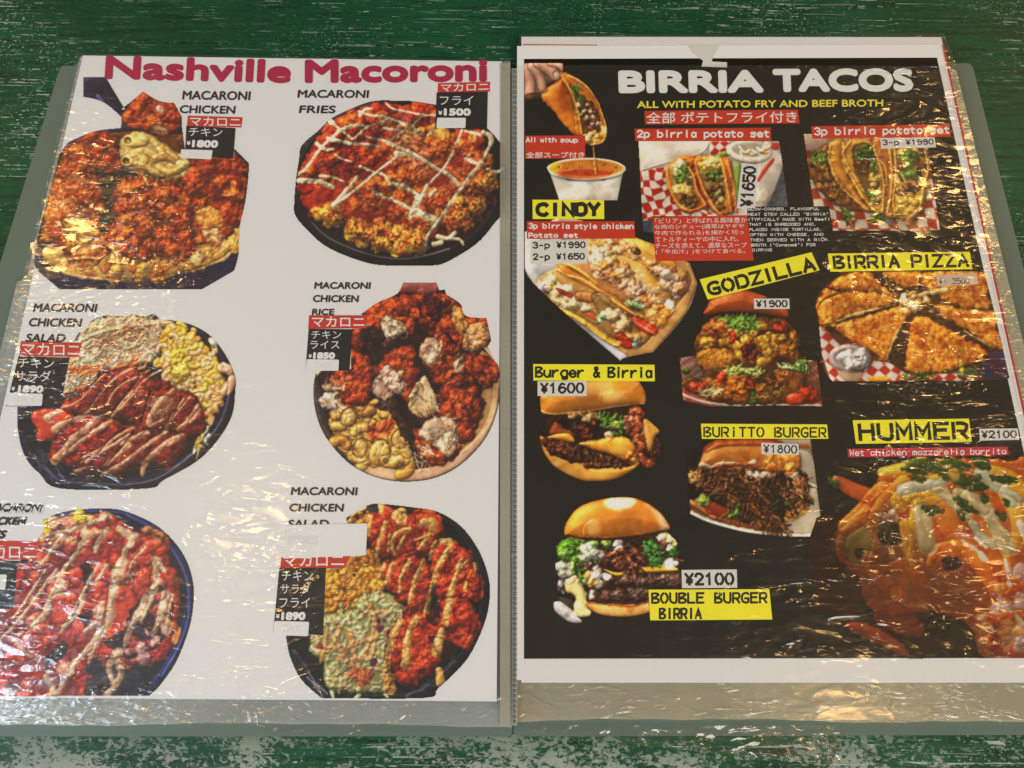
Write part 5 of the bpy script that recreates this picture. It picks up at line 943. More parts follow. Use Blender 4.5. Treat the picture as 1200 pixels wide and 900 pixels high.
SEAM_Y = P(560, 55, -.0064)[1]; PLANK_W = .118
def table_material():
    m = bpy.data.materials.new('worn_green_paint'); t = NT(m)
    c = t.coords()
    big = t.noise(c, 9, 4, .6)
    grain = t.noise(t.coords(scale=(1, 14, 1)), 26, 5, .65, .3)
    fine = t.noise(c, 650, 3, .6)
    green = t.mix(t.rampf(big, .3, .7), (.0045, .046, .016, 1), (.008, .078, .030, 1))
    green = t.mix(t.rampf(grain, .45, .75), green, (.0025, .020, .009, 1))
    g2 = t.noise(t.coords(scale=(1, 3, 1)), 300, 2); green = t.mix(t.rampf(g2, .5, .9), green, (.012, .11, .058, 1))
    # long scratches along the boards
    def scratch(sc, lo, hi, rot, brk, thr, stretch=30):
        s1 = t.noise(t.coords(scale=(1, stretch, 1), rot=(0, 0, rot)), sc, 3, .6, .25)
        s2 = t.noise(c, brk, 4, .75)
        return t.math('MULTIPLY', t.rampf(s1, lo, hi), t.rampf(s2, thr, thr + .07))
    s = t.math('MAXIMUM', scratch(14, .62, .65, .03, 110, .46, 36), scratch(34, .62, .65, -.02, 200, .48, 26))
    s = t.math('MAXIMUM', s, scratch(80, .63, .67, .02, 260, .50, 10))
    s = t.math('MAXIMUM', s, scratch(11, .665, .685, .07, 50, .44, 60))
    s = t.math('MAXIMUM', s, t.math('MULTIPLY', scratch(60, .68, .72, .9, 120, .55, 10), .8))
    dots = t.math('MULTIPLY', t.rampf(t.noise(t.coords(scale=(1, 1.6, 1)), 600, 2, .6), .62, .66), t.rampf(t.noise(c, 14, 3), .46, .62))
    s = t.math('MULTIPLY', t.math('MAXIMUM', s, dots), t.rampf(t.noise(c, 10, 3), .36, .58))
    yy = t.n('ShaderNodeSeparateXYZ', {0: t.n('ShaderNodeNewGeometry').outputs['Position']}).outputs[1]
    sm = t.math('ABSOLUTE', t.math('SUBTRACT', t.math('FRACT', t.math('ADD', t.math('DIVIDE', t.math('SUBTRACT', yy, SEAM_Y), PLANK_W), 20.5)), .5))
    edge = t.math('MULTIPLY', t.rampf(t.math('ADD', sm, t.math('MULTIPLY', fine, .006)), .0105, .0055), t.math('MULTIPLY', t.rampf(t.noise(t.coords(scale=(1, .2, 1)), 40, 6, .85), .50, .66), .55))
    s = t.math('MAXIMUM', s, edge)
    # the paint is rubbed away along the sitter's edge of the table
    y = t.n('ShaderNodeSeparateXYZ', {0: t.n('ShaderNodeNewGeometry').outputs['Position']}).outputs[1]
    near = t.rampf(y, -.292, -.335)
    rub = t.noise(t.coords(scale=(1, 1.5, 1), rot=(0, 0, .5)), 420, 4, .7, .5); rub2 = t.noise(t.coords(scale=(1, 1.6, 1)), 22, 3, .6)
    rr = t.math('ADD', t.math('MULTIPLY', rub, .55), t.math('MULTIPLY', rub2, .57))
    s = t.math('MAXIMUM', s, t.math('MULTIPLY', t.rampf(rr, .555, .62), near))
    pale = t.mix(t.noise(c, 80, 3), (.26, .33, .29, 1), (.48, .50, .44, 1))
    col = t.mix(s, green, pale)
    hgt = t.math('ADD', t.math('MULTIPLY', grain, .5), t.math('ADD', t.math('MULTIPLY', fine, .5), t.math('MULTIPLY', s, -.6)))
    b = t.n('ShaderNodeBump', {'Strength': .5, 'Distance': .0006, 'Height': hgt}).outputs[0]
    r = t.math('MULTIPLY_ADD', s, .25, .44)
    p = t.n('ShaderNodeBsdfPrincipled', {'Base Color': col, 'Roughness': r, 'Specular IOR Level': .28, 'Normal': b})
    t.out(p.outputs[0]); return m

def plastic_material():
    m = bpy.data.materials.new('frosted_cover_plastic'); t = NT(m)
    n = t.noise(t.coords(), 30, 4)
    d = t.n('ShaderNodeBsdfPrincipled', {'Base Color': t.mix(n, (.145, .20, .165, 1), (.18, .235, .195, 1)), 'Roughness': .42}).outputs[0]
    tr = t.n('ShaderNodeBsdfTransparent', {0: (.86, .95, .9, 1)}).outputs[0]
    t.out(t.n('ShaderNodeMixShader', {0: .60, 1: tr, 2: d}).outputs[0]); return m

def link(name, me, mat=None, parent=None):
    o = bpy.data.objects.new(name, me); COL.objects.link(o)
    if mat: me.materials.append(mat)
    if parent: o.parent = parent
    return o
def empty(name, label, cat, group=None):
    o = bpy.data.objects.new(name, None); COL.objects.link(o); o.empty_display_size = .02
    o['label'] = label; o['category'] = cat
    if group: o['group'] = group
    return o
def slab(name, pts, z, th, mat, parent, label=None):
    """a thin flat piece with the outline pts (photo points on its top, height z)"""
    me = bpy.data.meshes.new(name); n = len(pts)
    top = [P(x, y, z) for x, y in pts]
    v = [tuple(p) for p in top] + [(p[0], p[1], z - th) for p in top]
    f = [list(range(n))[::-1], [n + i for i in range(n)]] + [[i, (i + 1) % n, n + (i + 1) % n, n + i] for i in range(n)]
    me.from_pydata(v, [], f); bm = bmesh.new(); bm.from_mesh(me); bmesh.ops.recalc_face_normals(bm, faces=bm.faces); bm.to_mesh(me); bm.free()
    o = link(name, me, mat, parent)
    if label: o['label'] = label
    return o
def rounded(pts, r, n=5):
    out = []; m = len(pts)
    for i in range(m):
        a, b, c = np.array(pts[i - 1], float), np.array(pts[i], float), np.array(pts[(i + 1) % m], float)
        la, lc = np.linalg.norm(a - b), np.linalg.norm(c - b); q = min(r, la / 2.2, lc / 2.2)
        p, s = b + (a - b) / la * q, b + (c - b) / lc * q
        for k in range(n + 1):
            t = k / n; out.append(tuple(p * (1 - t) ** 2 + 2 * b * t * (1 - t) + s * t * t))
    return out

def sheet_grid(name, quad, z, nx, ny, mat, parent, hfun=None, wfun=None):
    (ax, ay), (bx, by), (cx, cy), (dx, dy) = quad      # TL TR BR BL in photo points
    u, v = np.meshgrid(np.linspace(0, 1, nx), np.linspace(0, 1, ny))
    X = (ax * (1 - u) + bx * u) * (1 - v) + (dx * (1 - u) + cx * u) * v
    Y = (ay * (1 - u) + by * u) * (1 - v) + (dy * (1 - u) + cy * u) * v
    V = PP(X, Y, z)
    if hfun is not None: V[..., 2] += hfun(X, Y)
    me = grid_mesh(name, V)
    at = me.attributes.new('wrinkle', 'FLOAT', 'POINT')
    w = wfun(X, Y) if wfun is not None else np.zeros_like(X)
    at.data.foreach_set('value', w.astype(np.float32).ravel())
    return link(name, me, mat, parent)

def grid_mesh(name, V, mask=None):
    h, w = V.shape[:2]; idx = np.arange(h * w).reshape(h, w)
    q = np.stack((idx[:-1, :-1], idx[1:, :-1], idx[1:, 1:], idx[:-1, 1:]), -1).reshape(-1, 4)
    if mask is not None:
        q = q[mask.ravel()]
        used = np.zeros(h * w, bool); used[q.ravel()] = True
        re = np.cumsum(used) - 1; q = re[q]; V = V.reshape(-1, 3)[used]
    else: used = None; V = V.reshape(-1, 3)
    me = bpy.data.meshes.new(name)
    me.vertices.add(len(V)); me.vertices.foreach_set('co', V.astype(np.float32).ravel())
    me.loops.add(q.size); me.loops.foreach_set('vertex_index', q.astype(np.int32).ravel())
    me.polygons.add(len(q)); me.polygons.foreach_set('loop_start', np.arange(0, q.size, 4, dtype=np.int32))
    me.polygons.foreach_set('use_smooth', np.ones(len(q), bool))
    me.update(calc_edges=True)
    return (me, used) if mask is not None else me

# ---------------------------------------------------------------- lettering
def fmap(pts, quad, box, z):
    """box (x0,y0,x1,y1, y up) of the lettering -> photo points TL, TR, BL, at height z"""
    TL, TR, BL = [np.array(q, float) for q in quad]
    u = (pts[:, 0] - box[0]) / (box[2] - box[0]); v = (box[3] - pts[:, 1]) / (box[3] - box[1])
    q = TL + u[:, None] * (TR - TL) + v[:, None] * (BL - TL)
    return q, PP(q[:, 0], q[:, 1], np.asarray(z))
LET = 3e-6
def text(body, quad, z, mat, parent, bold=0.0, shear=0.0, name='lettering', ring=6, track=1.0):
    """type set from the built-in typeface, fitted by its ink box"""
    c = bpy.data.curves.new('type', 'FONT'); c.body = body; c.shear = shear; c.resolution_u = 4; c.space_character = track
    o = bpy.data.objects.new('type', c); COL.objects.link(o); bpy.context.view_layer.update()
    me0 = bpy.data.meshes.new_from_object(o); bpy.data.objects.remove(o); bpy.data.curves.remove(c)
    V = np.zeros(len(me0.vertices) * 3, np.float32); me0.vertices.foreach_get('co', V); V = V.reshape(-1, 3)
    F = [tuple(p.vertices) for p in me0.polygons]; bpy.data.meshes.remove(me0)
    box = (V[:, 0].min(), V[:, 1].min(), V[:, 0].max(), V[:, 1].max())
    q, _ = fmap(V, quad, box, z)
    cen = q.mean(0); offs = [(0, 0)]
    if bold:
        ext = (q.max(0) - q.min(0)); q = cen + (q - cen) * (1 - 2 * bold / np.maximum(ext, 4 * bold))
        offs += [(bold * math.cos(a), bold * math.sin(a)) for a in np.arange(ring) * 2 * math.pi / ring]
        if bold > 1: offs += [(bold * .55 * math.cos(a), bold * .55 * math.sin(a)) for a in (np.arange(ring) + .5) * 2 * math.pi / ring]
    vs, fs = [], []
    for k, (dx, dy) in enumerate(offs):
        W_ = PP(q[:, 0] + dx, q[:, 1] + dy, np.asarray(z + k * LET)); b = len(V) * k
        vs += W_.tolist(); fs += [tuple(i + b for i in f) for f in F]
    me = bpy.data.meshes.new(name); me.from_pydata(vs, [], fs)
    flip_up(me)
    return link(name, me, mat, parent)
def flip_up(me):
    bm = bmesh.new(); bm.from_mesh(me)
    fl = [f for f in bm.faces if f.normal.z < 0]
    if fl: bmesh.ops.reverse_faces(bm, faces=fl)
    bm.to_mesh(me); bm.free()

# a stencil hand: each glyph is strokes on a 6 x 9 grid, '~' marks a curved one
G = {
 'A': '00_25_39_54_60 13_53', 'B': '00_09 ~29_49_68_57_46_25 ~24_44_63_61_40_20', 'C': '~68_59_39_18_06_03_11_30_50_61',
 'D': '00_09 ~29_49_67_62_40_20', 'E': '60_00_09_69 15_55', 'F': '00_09_69 15_55', 'G': '~68_59_39_18_06_03_11_30_50_61 34_64_61',
 'H': '00_09 60_69 15_55', 'I': '30_39', 'i': '30_36 38_39', 'İ': '30_39 3t_3u', 'K': '00_09 24_69 35_60', 'L': '09_00_60', 'M': '00_09_33_69_60', 'N': '00_09_60_69',
 'O': '~29_18_06_03_11_20 ~49_58_66_63_51_40', 'P': '00_09 ~29_49_68_66_54_24', 'R': '00_09 ~29_49_68_66_54_24 34_60',
 'S': '~68_49_19_07_15_44_62_50_10_01', 'T': '09_69 38_30', 'U': '~09_03_11_30_50_62_69', 'V': '09_30_69', 'W': '09_10_36_50_69',
 'Y': '09_34_69 34_30', 'Z': '09_69_00_60', '&': '~60_27_29_49_47_13_11_30_64',
 '0': '~29_18_06_03_11_20 ~49_58_66_63_51_40', '1': '17_39_30', '2': '~07_19_49_67_55_22_00 10_60', '3': '~08_29_49_67_55_35 ~35_54_63_61_40_20_01',
 '5': '69_09_05 ~05_36_65_62_50_20_01', '6': '~58_39_17_04_02_20_40_62_64_45_25_14', '8': '~39_17_35_57_49 ~35_03_11_30_51_63_55',
 '9': '~11_20_40_62_65_58_39_18_06_15_35_55', '7': '09_69_20', '¥': '09_35_69 35_30 14_54 12_52', '-': '14_54', '(': '~49_27_22_40', ')': '~29_47_42_20',
 '"': '29_27 49_47', ',': '30_2z', '.': '30_31', ':': '31_32 35_36',
 'a': '~55_46_26_14_12_20_40_51 66_60', 'b': '00_09 ~26_46_64_62_40_20', 'c': '~55_36_16_04_02_10_30_51', 'e': '~61_40_20_02_04_26_46_64_63 13_63',
 'g': '~46_26_04_02_20_40 66_6z ~6z_5y_2y_1z', 'h': '00_09 ~05_26_46_64_60', 'k': '00_09 13_46 24_60', 'l': '39_30', 'm': '00_06 ~05_26_34_30 ~35_56_64_60',
 'n': '00_06 ~15_26_46_64_60', 'o': '~26_04_02_20 ~46_64_62_40', 'p': '0x_06 ~26_46_64_62_40_20', 'r': '00_06 ~14_36_56', 's': '~65_46_16_05_14_43_52_40_10_01',
 't': '28_22_30_50 06_56', 'u': '~06_02_20_40_52 66_60', 'w': '06_10_34_50_66', 'y': '06_30 66_1x', 'z': '06_66_00_60', 'f': '~59_38_30 16_56', 'é': '~61_40_20_02_04_26_46_64_63 13_63 38_59', 'v': '06_30_66', 'd': '60_69 ~46_26_04_02_20_40',
}
DIG = {**{str(i): float(i) for i in range(10)}, 'z': -1., 'y': -2., 'x': -2.6, 't': 10.2, 'u': 11.2}
def stencil(body, quad, z, mat, parent, wt=1.0, name='lettering', adv=8.6, shear=0, prop=False):
    strokes = []; x = 0.0; wt = wt * (1.24 if wt > 1.9 else 1.05)
    for ch in body:
        a = adv
        if ch in G:
            nar = prop and ch in 'Iil1'
            for s in G[ch].split():
                cv = s[0] == '~'; pt = [(DIG[t[0]] - (1.4 if nar else 0), DIG[t[1]]) for t in s.lstrip('~').split('_')]
                p = smooth_poly(pt, closed=False, n=4) if cv else np.array(pt)
                strokes.append(p + (x, 0) + np.c_[p[:, 1] * shear, p[:, 1] * 0])
            if nar: a = adv - 2.6
        elif ch == ' ' and prop: a = adv * .8
        x += a
    A = np.concatenate(strokes); hw = wt
    box = (A[:, 0].min(), A[:, 1].min(), A[:, 0].max(), A[:, 1].max())
    TL, TR, BL = [np.array(q, float) for q in quad]
    ux = (TR - TL); uy = (BL - TL); w2 = wt / 2         # wt: stroke weight in photo points
    ex, ey = ux / np.linalg.norm(ux), uy / np.linalg.norm(uy)
    TL2, TR2, BL2 = TL + (ex + ey) * w2, TR + (-ex + ey) * w2, BL + (ex - ey) * w2
    vs, fs = [], []
    for k, p in enumerate(strokes):
        q, _ = fmap(p, (TL2, TR2, BL2), box, z); n = len(q)
        t = np.gradient(q, axis=0); t /= np.linalg.norm(t, axis=1)[:, None] + 1e-9
        d = np.diff(q, axis=0); d /= np.linalg.norm(d, axis=1)[:, None] + 1e-9
        nrm = np.zeros_like(q)
        for i in range(n):
            a_ = d[max(i - 1, 0)]; b_ = d[min(i, n - 2)]
            m_ = a_ + b_; L = np.linalg.norm(m_)
            m_ = b_ if L < .3 else m_ / L
            c_ = max(.5, m_ @ b_); nrm[i] = np.array((-m_[1], m_[0])) / c_
        a = q[0] - d[0] * w2 * .8; b = q[-1] + d[-1] * w2 * .8; q = q.copy(); q[0] = a; q[-1] = b
        Lp = q + nrm * w2; Rp = q - nrm * w2; bs = len(vs); zz = np.asarray(z + (k % 12) * LET)
        vs += PP(Lp[:, 0], Lp[:, 1], zz).tolist() + PP(Rp[:, 0], Rp[:, 1], zz).tolist()
        fs += [(bs + i, bs + i + 1, bs + n + i + 1, bs + n + i) for i in range(n - 1)]
    me = bpy.data.meshes.new(name); me.from_pydata(vs, [], fs); flip_up(me)
    return link(name, me, mat, parent)

def K(ox, oy, k):
    return lambda *q: [(ox + q[i] / k, oy + q[i + 1] / k) for i in range(0, len(q), 2)]
def box3(f, x0, y0, x1, y1, dy=0.0):
    """TL, TR, BL of a line of type that drops dy over its length"""
    return f(x0, y0, x1, y0 + dy, x0, y1)

# ---------------------------------------------------------------- materials
M_PAPER = ink('white_paper', (.76, .76, .77, 1), var=.03)
M_PAPERW = ink('white_paper_warm', (.74, .73, .72, 1), var=.03)
M_BLACK = ink('black_print', (.0055, .0045, .0032, 1), rough=.5, var=.2)
M_TAGBLACK = ink('tag_black', (.012, .010, .010, 1))
M_TXT = ink('black_type', (.012, .012, .014, 1))
M_CRIM = ink('crimson_type', hexl('94123a', .72))
M_RED = ink('red_tag', hexl('a82c20', .72))
M_RED2 = ink('vermilion_tag', hexl('b43018', .80))
M_YEL = ink('yellow_tag', hexl('ded428', .80))
M_YTX = ink('yellow_type', hexl('d8cc40', .80))
M_WHITE = ink('white_type', (.78, .78, .76, 1), var=.02)
M_WTAG = ink('white_tag', (.70, .68, .64, 1), var=.03)
M_STK = ink('white_sticker', (.76, .76, .77, 1), var=.06)
M_GHOST = ink('ghost_type', (.70, .705, .72, 1), var=.05)
M_FILM = film_material('clear_film', .015, haze=.02)
M_FILMR = film_material('clear_film_right', .02, haze=.014, hazecol=(.8, .7, .45, 1), scale=.72)
M_STACK = film_material('stacked_film', .22, haze=.24, hazecol=(.66, .70, .68, 1), scale=1.3, rough=.16, fine=.3)
M_STACKR = film_material('stacked_film_right', .26, haze=.33, hazecol=(.66, .60, .42, 1), scale=1.2, rough=.16, fine=.3)
M_SEAM = film_material('welded_seam', .12, haze=.6, hazecol=(.46, .44, .34, 1), rough=.2)
M_COVER = plastic_material()
M_TABLE = table_material()
M_PRINT = print_material()
M_REDEDGE = ink('red_border', hexl('a01c30', .75))
M_TORN = ink('torn_paper', (.60, .58, .53, 1), var=.2)

# ---------------------------------------------------------------- the table
TZ = -.0064
table = empty('wooden_table', 'green painted plank table with worn white scratches under the open menu', 'table')
ys = P(560, 55, TZ)[1]; PW = .118
random.seed(5)
for k in range(-1, 5):
    y1 = ys - PW * k - .00008; y0 = y1 - PW + .00016
    bm = bmesh.new(); bmesh.ops.create_cube(bm, size=1)
    bmesh.ops.scale(bm, vec=(1.5, y1 - y0, .02), verts=bm.verts)
    bmesh.ops.translate(bm, vec=(.2 + random.uniform(-.01, .01), (y0 + y1) / 2, TZ - .01 - random.uniform(0, .0001)), verts=bm.verts)
    bmesh.ops.bevel(bm, geom=bm.edges[:], offset=.00025, segments=2, affect='EDGES')
    me = bpy.data.meshes.new('plank'); bm.to_mesh(me); bm.free(); link('plank', me, M_TABLE, table)

# ---------------------------------------------------------------- the clear file
clear = empty('clear_pocket_file', 'clear plastic pocket file lying open, holding both menu sheets', 'menu file')
CZ = -.0057
slab('cover', rounded([(71, 77), (598, 84), (600, 863), (-190, 863), (-120, 700)], 5), CZ, .0006, M_COVER, clear, 'left cover, frosted grey green plastic')
slab('cover', rounded([(602, 82), (1139, 74), (1330, 830), (1335, 861), (602, 863)], 7), CZ, .0006, M_COVER, clear, 'right cover, frosted grey green plastic')

def wavy(a, b, amp, n=40, s=1):
    # a hand-worn edge from a to b
    r = random.Random(s); ph = [r.uniform(0, 6.3) for _ in range(3)]
    return [(a[0] + (b[0] - a[0]) * i / n, a[1] + (b[1] - a[1]) * i / n + amp * (math.sin(i * .21 + ph[0]) + .5 * math.sin(i * .53 + ph[1]) + .3 * math.sin(i * 1.7 + ph[2]))) for i in range(n + 1)]
def g2(X, Y, cx, cy, rx, ry): return np.exp(-((X - cx) / rx) ** 2 - ((Y - cy) / ry) ** 2)
def wl(X, Y):
    return np.clip(.03 + .6 * g2(X, Y, 110, 270, 130, 90) + .45 * g2(X, Y, 60, 430, 120, 70) + .36 * g2(X, Y, 50, 730, 120, 100)
                   + .26 * g2(X, Y, 300, 635, 55, 45) + .2 * g2(X, Y, 345, 690, 50, 40) + .2 * g2(X, Y, 100, 560, 80, 50) + .25 * np.clip((Y - 780) / 30, 0, 1), 0, 1)
def wr(X, Y):
    s = np.clip((X - 930) / 90, 0, 1) * np.clip((820 - Y) / 200, 0, 1) * .44
    b = np.clip((Y - 590) / 110, 0, 1) * np.clip((X - 700) / 150, 0, 1) * .27
    t = .35 * g2(X, Y, 900, 78, 300, 4)
    return np.clip(.03 + np.maximum(s, b) + t - .25 * np.clip((Y - 768) / 6, 0, 1) + .2 * g2(X, Y, 960, 290, 60, 50), 0, 1)
def relief(X, Y, wf, s, amp=.0005):
    w = wf(X, Y)
    u = fbm(X + .35 * Y, Y * 1.8 - .25 * X, 60, s, 3); r = 1 - np.abs(fbm(X + .2 * Y, Y * 1.9 - .4 * X, 46, s + 3, 2) - .5) * 4
    return amp * w * (.7 * u + .5 * np.clip(r, 0, 1) ** 2)

# stacked pockets seen past the top sheet's edges
slab('backing_pocket', [(94, 66), (598, 72)] + wavy((600, 850), (-130, 848), 1.6, s=4) + [(-70, 700), (20, 330), (31, 326)], -.0012, .0042, M_STACK, clear)
slab('backing_pocket', [(604, 80), (1116, 80), (1121, 83), (1306, 835)] + wavy((1300, 845), (604, 844), 1.8, s=6), -.0012, .0042, M_STACKR, clear)
slab('welded_seam', [(586, 74), (598, 74), (598, 851), (586, 851)], .0006, .0016, M_SEAM, clear)
slab('welded_seam', [(599.5, 80), (606, 80), (606, 850), (599.5, 850)], .0002, .0012, M_STACK, clear)
sheet_grid('loose_pocket', [(640, 850), (984, 850), (984, 898), (600, 857)], -.0046, 90, 16, M_FILMR, clear, lambda X, Y: relief(X, Y, lambda a, b: np.ones_like(a), 9, .001), lambda X, Y: .8 + 0 * X)
sheet_grid('loose_pocket', [(300, 850), (640, 850), (630, 860), (300, 862)], -.0049, 60, 5, M_FILM, clear, None, lambda X, Y: .2 + 0 * X)

me = bpy.data.meshes.new('weld_dots'); vs, fs = [], []
for k in range(128):
    y = 84 + k * 6; b = len(vs)
    for zz, g in ((.0004, 1.5), (.0008, .8)): vs += [tuple(P(602.8 + a * g, y + c * g * 1.3, zz)) for a, c in ((-1, -1), (1, -1), (1, 1), (-1, 1))]
    fs += [(b + 4, b + 5, b + 6, b + 7)] + [(b + i, b + (i + 1) % 4, b + 4 + (i + 1) % 4, b + 4 + i) for i in range(4)]
me.from_pydata(vs, [], fs); dots_ = link('weld_dots', me, ink('weld_grey', (.16, .16, .14, 1)), clear); dots_['kind'] = 'stuff'
# ---------------------------------------------------------------- sheets
back = empty('backing_sheet', 'white sheet with a thin red border peeking out behind the black menu sheet', 'paper sheet')
slab('paper', [(611, 43), (1103, 43.5), (1271, 800), (611, 800)], -.0007, .0003, M_PAPERW, back)
slab('red_border', [(1104, 53), (1106.4, 53), (1271, 800), (1268.6, 800)], -.00062, .00005, M_REDEDGE, back)
slab('red_border', [(613, 51.6), (700, 52.4), (700, 53.2), (613, 52.6)], -.00062, .00005, M_REDEDGE, back)

left = empty('menu_sheet', 'white menu sheet with crimson title and six dishes, on the left', 'menu')
slab('paper', [(97, 65), (588, 72), (582, 822), (-74, 817)], 0, .0004, M_PAPER, left)
right = empty('menu_sheet', 'black menu sheet with yellow name tags, tacos and burgers, on the right', 'menu')
slab('paper', [(606, 54), (1102, 52), (1262.5, 797), (605, 797)], 0, .0004, M_PAPERW, right)
slab('black_panel', [(614, 69), (1098, 67.5), (1253, 771), (614, 772)], .00005, .00005, M_BLACK, right)
slab('torn_tape', [(806, 53), (843, 53), (836, 66), (834, 72), (852, 73), (852, 79), (822, 78), (824, 71), (812, 63)], .00012, .00006, M_TORN, right)

ZP, ZT, ZL = .00009, .00014, .00018
LGAIN, RGAIN = .70, .72
def place_dish(d, parent):
    V = PP(d.X.astype(float), d.Y.astype(float), ZP)
    sd = poly_sdf(d.X, d.Y, d.out)
    c = (sd[:-1, :-1] + sd[1:, 1:] + sd[:-1, 1:] + sd[1:, :-1]) / 4 < 0
    keep = (d.X < 1262) & (d.X > -40) & (d.Y < 830)
    c &= keep[:-1, :-1]
    me, used = grid_mesh('food_picture', V, c)
    col = lin(d.final.reshape(-1, 3)[used]) / (LGAIN if d.page == 0 else RGAIN)
    if d.page == 1: col = np.clip(col - .004, 0, 1)
    at = me.color_attributes.new('print', 'FLOAT_COLOR', 'POINT')
    rgba = np.ones((len(col), 4), np.float32); rgba[:, :3] = np.clip(col, 0, .92)
    at.data.foreach_set('color', rgba.ravel())
    return link('food_picture', me, M_PRINT, parent)
for fn in (dish_macaroni_chicken, dish_macaroni_fries, dish_chicken_salad, dish_chicken_rice, dish_pepper_fries, dish_salad_fries,
           dish_dipped_taco, dish_two_tacos, dish_three_tacos, dish_chicken_tacos, dish_tall_burger, dish_pizza, dish_burger_birria, dish_double_burger, dish_pulled_beef, dish_wet_burrito):
    fn()
PLAB = ['skillet of fried chicken and macaroni', 'dark platter of red dusted macaroni with mayonnaise', 'bowl of slaw, macaroni and striped chicken', 'round bowl of fried chicken chunks and macaroni',
        'blue rimmed bowl of red chicken under pale sauce', 'black bowl of orange chicken, slaw and macaroni', 'hand dipping a taco into a white soup cup', 'two tacos on red checked paper', 'three tacos on red checked paper',
        'tray of chicken tacos', 'tall loaded burger', 'pizza cut in wedges with white dip', 'burger with green salsa and melted cheese', 'double burger with shiny bun', 'shredded beef sandwich on white plate', 'large burrito under orange sauce']
for d, lb in zip(DISHES, PLAB):
    o = place_dish(d, left if d.page == 0 else right); o['label'] = lb

# ---- left sheet: title, captions, tags
text('Nashville', [(124, 64.5), (342, 70), (122.5, 92)], ZL, M_CRIM, left, bold=1.9, name='title', ring=8)
text('Macoroni', [(357, 69.5), (571, 67.5), (357, 97.5)], ZL, M_CRIM, left, bold=2.0, name='title', ring=8)
def caption(f, rows, shear=.10, bold=.45, mat=M_TXT):
    for body, x0, y0, x1, y1, dy in rows: text(body, box3(f, x0, y0, x1, y1, dy), ZL, mat, left, bold=bold, shear=shear, name='caption', ring=4)
def tag(parent, quad, mat, name='price_tag'): return slab(name, quad, ZT, .00004, mat, parent)
def jp(parent, f, body, x0, y0, x1, y1, dy=0, mat=None, bold=0): text(body, box3(f, x0, y0, x1, y1, dy), ZL, mat or M_WHITE, parent, bold=bold, ring=4)
def tax_sticker(q, r):
    o = slab('tax_sticker', rounded(q, r), ZL + .00003, .00004, M_STK, left); q = np.array(q)
    f = lambda u, v: tuple(q[0] * (1 - u) * (1 - v) + q[1] * u * (1 - v) + q[2] * u * v + q[3] * (1 - u) * v)
    text('TAX', [f(.22, .25), f(.8, .25), f(.22, .78)], ZL + .00005, M_GHOST, o, bold=.25, ring=4)
A = K(0, 50, 3)
caption(A, [('MACARONI', 640, 168, 882, 200, 3), ('CHICKEN', 632, 219, 829, 248, 3)])
t = tag(left, A(655, 292, 828, 300, 820, 408, 650, 398), M_TAGBLACK); jp(t, A, 'チキン', 664, 298, 782, 328, 2); text('¥', A(656, 345, 670, 345, 656, 360), ZL, M_WHITE, t, bold=.4, ring=4); text('1800', A(676, 341, 768, 343, 674, 368), ZL, M_WHITE, t, bold=.9)
tax_sticker(A(637, 375, 748, 378, 742, 410, 635, 405), 1.5)
t = tag(left, A(660, 256, 853, 262, 848, 298, 657, 294), M_RED, 'name_tag'); jp(t, A, 'マカロニ', 668, 260, 846, 292, 4, bold=.15)
A = K(300, 50, 3)
caption(A, [('MACARONI', 145, 165, 398, 194, 1), ('FRIES', 150, 220, 280, 248, 1)])
t = tag(left, A(635, 175, 815, 172, 812, 300, 630, 300), M_TAGBLACK); jp(t, A, 'フライ', 646, 187, 764, 219); text('¥', A(641, 239, 655, 239, 641, 254), ZL, M_WHITE, t, bold=.4, ring=4); text('1500', A(660, 230, 755, 230, 660, 257), ZL, M_WHITE, t, bold=.9)
tax_sticker(A(637, 264, 738, 264, 736, 300, 634, 300), 1.5)
t = tag(left, A(640, 142, 823, 137, 822, 172, 638, 178), M_RED, 'name_tag'); jp(t, A, 'マカロニ', 650, 145, 818, 173, -5, bold=.15)
A = K(0, 340, 3.6)
caption(A, [('MACARONI', 138, 55, 412, 92, 2), ('CHICKEN', 122, 117, 348, 154, 2), ('SALAD', 107, 183, 277, 219, 2)], shear=.2)
t = tag(left, A(78, 278, 293, 285, 255, 490, 25, 490), M_TAGBLACK); jp(t, A, 'チキン', 76, 286, 228, 326, 4); jp(t, A, 'サラダ', 62, 338, 216, 384, 2); text('¥', A(50, 406, 64, 406, 48, 424), ZL, M_WHITE, t, bold=.4, ring=4); text('1890', A(78, 400, 185, 402, 74, 432), ZL, M_WHITE, t, bold=.9)
tax_sticker(A(37, 434, 181, 437, 176, 488, 26, 488), 2)
t = tag(left, A(88, 215, 345, 222, 335, 282, 80, 278), M_RED, 'name_tag'); jp(t, A, 'マカロニ', 94, 222, 338, 274, 5, bold=.15)
A = K(320, 320, 3.6)
caption(A, [('MACARONI', 173, 37, 413, 67, 1), ('CHICKEN', 168, 92, 363, 123, 1), ('RICE', 163, 150, 260, 178, 0)])
t = tag(left, A(150, 235, 335, 237, 322, 412, 137, 410), M_TAGBLACK); jp(t, A, 'チキン', 162, 243, 287, 277); jp(t, A, 'ライス', 157, 285, 280, 319); text('¥', A(150, 342, 164, 342, 149, 358), ZL, M_WHITE, t, bold=.4, ring=4); text('1850', A(170, 333, 263, 334, 168, 362), ZL, M_WHITE, t, bold=.9)
tax_sticker(A(142, 363, 278, 365, 276, 412, 137, 412), 2)
t = tag(left, A(152, 178, 397, 178, 393, 232, 148, 235), M_RED, 'name_tag'); jp(t, A, 'マカロニ', 164, 183, 386, 227, 1, bold=.2)
A = K(0, 570, 3)
